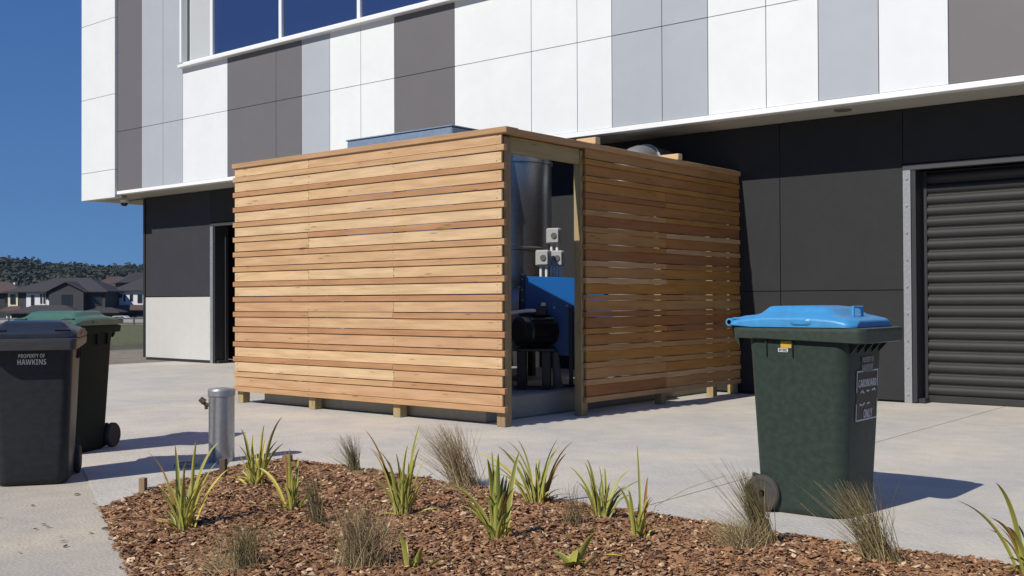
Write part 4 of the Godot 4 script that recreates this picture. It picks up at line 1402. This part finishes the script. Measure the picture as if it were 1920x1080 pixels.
func build_distance() -> void:
	var roofd := mat("roof_dark", Color(0.040, 0.038, 0.041), 0.8)
	var roofb := mat("roof_brown", Color(0.085, 0.055, 0.047), 0.8)
	var clad := mat("house_charcoal", Color(0.040, 0.043, 0.050), 0.75)
	var whitew := mat("house_white", Color(0.74, 0.76, 0.78), 0.7)
	var cream := mat("house_cream", Color(0.72, 0.68, 0.52), 0.7)
	var D := 185.0
	# charcoal house with white panels
	var h := thing("charcoal_house", "charcoal two storey house with pale panels and a front gable, far left", "house", away(-78.4, D, -2.65), 39.6)
	box_part("wall", Vector3(-0.3, 2.9, -5.0), Vector3(16.6, 5.8, 9.4), clad, h)
	var s := st()
	hip(s, -8.85, 8.2, -10.0, 0.0, 5.85, 2.45, -2.2, 3.6)
	obj("roof", s, roofd, h)
	box_part("gable_wall", Vector3(1.9, 2.9, 0.45), Vector3(5.9, 5.8, 1.5), clad, h)
	s = st()
	prism(s, [Vector2(-1.7, 5.75), Vector2(1.9, 7.55), Vector2(5.5, 5.75), Vector2(5.5, 5.60), Vector2(1.9, 7.38), Vector2(-1.7, 5.60)], -5.0, 1.6)
	prism(s, [Vector2(-1.0, 5.79), Vector2(1.9, 7.3), Vector2(4.8, 5.79)], -4.9, 1.18)
	obj("gable_roof", s, roofd, h)
	for q in [[-7.9, 4.25, 1.7, 2.9, cream], [-4.3, 4.0, 2.6, 3.2, whitew], [-2.75, 4.45, 1.0, 2.7, whitew], [-1.55, 3.6, 1.2, 1.6, whitew], [-0.55, 4.0, 0.45, 3.0, whitew]]:
		box_part("pale_panel", Vector3(q[0], q[1], -0.26), Vector3(q[2], q[3], 0.12), q[4], h)
	for q in [[-7.9, 4.5, 0.9, 1.7], [-4.5, 4.3, 0.55, 1.8], [-3.0, 4.6, 0.25, 1.7], [-2.5, 4.6, 0.25, 1.7], [-1.3, 4.7, 1.0, 0.8]]:
		window(h, q[0], q[1], q[2], q[3], -0.16)
	window(h, 2.0, 4.35, 1.95, 2.0, 1.23)
	window(h, 6.6, 4.2, 1.6, 1.6, -0.27)
	box_part("sill_band", Vector3(0.8, 2.75, 1.25), Vector3(3.2, 0.12, 0.1), whitew, h)
	s = st()
	hip(s, -6.6, 5.0, 0.0, 4.5, 2.25, 1.25, -3.0, 2.0, 0.4)
	obj("porch_roof", s, roofd, h)
	box_part("porch_wall", Vector3(-0.8, 1.1, 2.2), Vector3(10.8, 2.2, 3.6), clad, h)
	s = st()
	hip(s, -8.6, -5.0, 0.0, 3.0, 2.55, 0.8, -7.6, -6.0, 0.3)
	obj("porch_roof", s, roofb, h)
	s = st()
	hip(s, 5.0, 11.0, -3.0, 2.0, 2.25, 0.8, 7.0, 9.0, 0.4)
	obj("porch_roof", s, roofd, h)
	box_part("porch_wall", Vector3(8.0, 1.1, -0.5), Vector3(5.6, 2.2, 4.4), clad, h)
	for x in [-7.6, -6.9]:
		box_part("porch_post", Vector3(x, 1.2, 2.6), Vector3(0.2, 2.4, 0.2), whitew, h)
	# white house to its right
	h = thing("white_house", "white two storey house with narrow dark windows beside the warehouse corner", "house", away(-69.3, 192.0, -2.7), 39.6)
	box_part("wall", Vector3(3.6, 3.05, -4.0), Vector3(10.4, 6.1, 8.0), whitew, h)
	s = st()
	hip(s, -2.0, 9.2, -8.0, 0.0, 6.15, 2.5, 2.4, 5.0, 0.55)
	obj("roof", s, roofd, h)
	for q in [[-0.9, 5.1, 0.65, 0.7], [-0.15, 4.75, 0.35, 1.25], [1.05, 4.75, 0.55, 1.25], [2.6, 4.6, 0.85, 1.6]]:
		window(h, q[0], q[1], q[2], q[3], 0.02)
	s = st()
	hip(s, -3.2, 9.0, 0.0, 3.5, 2.7, 0.8, -0.5, 7.0, 0.4)
	obj("porch_roof", s, roofb, h)
	box_part("porch_wall", Vector3(3.0, 1.3, 1.6), Vector3(11.0, 2.6, 3.0), clad, h)
	# roofs of the houses behind
	var back := [[-107.0, 222.0, 11.0, 1.0, roofb, clad, "brown roofed house at the far left edge, behind the charcoal house"], [-97.0, 236.0, 10.0, 1.6, roofb, cream, "brown roofed house above the charcoal house's left roof end"],
		[-92.0, 250.0, 12.0, 2.6, roofb, clad, "reddish roofed house behind the charcoal house's ridge"], [-79.5, 232.0, 11.0, 3.1, roofd, clad, "grey roofed house directly behind the charcoal gable"], [-76.0, 246.0, 11.0, 2.3, roofb, whitew, "brown roofed house between the charcoal and the white house"],
		[-118.0, 215.0, 12.0, 0.2, roofb, clad, "brown roofed house cut off by the left edge"]]
	for q in back:
		h = thing("far_house", q[6], "house", away(q[0], q[1], -2.6 + q[3] - 1.0), 39.6 + q[3] * 9.0, "houses behind the charcoal house")
		box_part("wall", Vector3(0, 3.0, -4.0), Vector3(q[2] - 1.0, 6.0, 8.0), q[5], h)
		s = st()
		hip(s, -q[2] / 2, q[2] / 2, -8.4, 0.4, 6.05, 2.3, -1.4, 1.2, 0.4)
		obj("roof", s, q[4], h)
		window(h, -q[2] * 0.25, 4.6, 1.4, 1.2, 0.03)
		window(h, q[2] * 0.2, 4.6, 1.0, 1.2, 0.03)
		var cs := st()
		box(cs, Vector3.ZERO, Vector3(0.35, 0.9, 0.35))
		obj("chimney", cs, whitew, h, Vector3(q[2] * 0.22, 7.7, -4.2))
	# pale paling fence
	var f := thing("paling_fence", "long pale grey paling fence in front of the far houses", "fence", away(-60.0, 150.0, -2.0), 39.6)
	var pale := mat("fence_pale", Color(0.37, 0.365, 0.35), 0.85)
	var postm := mat("fence_post", Color(0.13, 0.125, 0.12), 0.85)
	var fs := st()
	rng.seed = 41
	for i in 330:
		box(fs, Vector3(-38.0 + i * 0.152, 0.62 + rng.randf_range(-0.01, 0.01), 0), Vector3(0.14, 0.95, 0.02))
	stuff(obj("palings", fs, pale, f))
	for y in [0.35, 1.0]:
		box_part("rail", Vector3(-13.0, y, 0.05), Vector3(50.2, 0.09, 0.05), postm, f)
	for i in 21:
		box_part("post", Vector3(-38.0 + i * 2.5, 0.6, 0.06), Vector3(0.12, 1.25, 0.12), postm, f)
	# wire farm fence nearer the building
	f = thing("wire_fence", "wire fence on dark posts in the grass left of the warehouse", "fence", away(-28.6, 78.0, -1.80), 39.6)
	for i in 9:
		var thick := 0.17 if i % 2 == 0 else 0.07
		box_part("post", Vector3(-3.9 + (i - 4) * 0.72, 0.6, 0), Vector3(thick * 0.8, 1.25, thick * 0.8), mat("farm_post", Color(0.055, 0.05, 0.045), 0.9), f)
	for y in [0.35, 0.7, 1.1]:
		var ws := st()
		cyl(ws, Vector3(-6.9, y, 0.05), Vector3(-0.9, y, 0.05), 0.008, -1, 6)
		obj("wire", ws, postm, f)
	# white car behind the fence
	var car := thing("parked_car", "white car parked behind the pale fence below the white house", "car", away(-58.6, 160.0, -2.25), 39.6)
	s = st()
	prism(s, [Vector2(-2.1, 0.35), Vector2(-2.1, 0.85), Vector2(-1.3, 0.95), Vector2(-0.7, 1.45), Vector2(0.9, 1.48), Vector2(1.6, 0.98), Vector2(2.1, 0.90), Vector2(2.15, 0.35)], -0.85, 0.85)
	obj("body", s, whitew, car)
	s = st()
	prism(s, [Vector2(-1.1, 0.98), Vector2(-0.65, 1.38), Vector2(0.8, 1.40), Vector2(1.4, 1.0)], 0.85, 0.862)
	obj("side_window", s, mats["house_pane"], car)
	for x in [-1.35, 1.4]:
		s = st()
		cyl(s, Vector3(x, 0.32, 0.72), Vector3(x, 0.32, 0.90), 0.32, -1, 16)
		obj("wheel", s, mats["bin_tyre"], car)
	# woods on the hill
	rng.seed = 303
	var crowns := []
	for v in 3:
		var c := st()
		for i in 170:
			var d := Vector3(rng.randfn(), rng.randfn() * 0.9, rng.randfn()).normalized()
			var lobe := 1.0 + 0.25 * sin(d.x * 5.0 + v) * cos(d.z * 4.0)
			var p := Vector3(d.x * 0.5, 0.55 + d.y * 0.45, d.z * 0.5) * rng.randf_range(0.75, 1.0) * lobe
			var u := Vector3(rng.randfn(), rng.randfn(), rng.randfn()).normalized()
			var w := d.cross(u).normalized()
			u = (d + u * 0.8).cross(w).normalized()
			var k := rng.randf_range(0.07, 0.13)
			c.set_smooth_group(-1)
			for o in [[-1, -1], [1, -1], [0.2, 1.1]]:
				c.add_vertex(p + u * o[0] * k + w * o[1] * k)
		c.generate_normals()
		crowns.append(c.commit())
	var woods := Node3D.new()
	woods.name = "hill_woods"
	add_child(woods)
	stuff(woods)
	tag(woods, "dark wooded hillside behind the far houses", "woods")
	var wm := mat("woods", Color(1, 1, 1), 0.9)
	wm.vertex_color_use_as_albedo = true
	wm.cull_mode = BaseMaterial3D.CULL_DISABLED
	for v in 3:
		var xf := []
		var cols := []
		for i in 9000:
			var depth := 260.0 + 720.0 * sqrt(rng.randf())
			var lat := depth * rng.randf_range(-0.56, -0.28)
			var p := away(lat, depth)
			var clear := F.get_noise_2d(p.x * 0.5 + 70.0, p.z * 0.5)
			if depth < 470.0 and clear > -0.05:
				continue
			var size := rng.randf_range(3.0, 5.0) * (2.0 if rng.randf() < 0.05 else 1.0)
			p.y = ground_y(p.x, p.z) - size * 0.30
			xf.append(Transform3D(Basis(Vector3.UP, rng.randf() * TAU) * Basis.from_scale(Vector3(size * 1.25, size, size * 1.25)), p))
			cols.append([Color(0.034, 0.045, 0.030), Color(0.040, 0.052, 0.031), Color(0.029, 0.039, 0.028), Color(0.052, 0.060, 0.036)][rng.randi() % 4] * rng.randf_range(0.7, 1.2))
		var mm := MultiMesh.new()
		mm.transform_format = MultiMesh.TRANSFORM_3D
		mm.use_colors = true
		mm.mesh = crowns[v]
		mm.instance_count = xf.size()
		for i in xf.size():
			mm.set_instance_transform(i, xf[i])
			mm.set_instance_color(i, cols[i])
		var mi := MultiMeshInstance3D.new()
		mi.name = "tree_crowns" if v == 0 else "tree_crowns_%03d" % v
		mi.multimesh = mm
		mi.material_override = wm
		stuff(mi)
		woods.add_child(mi)
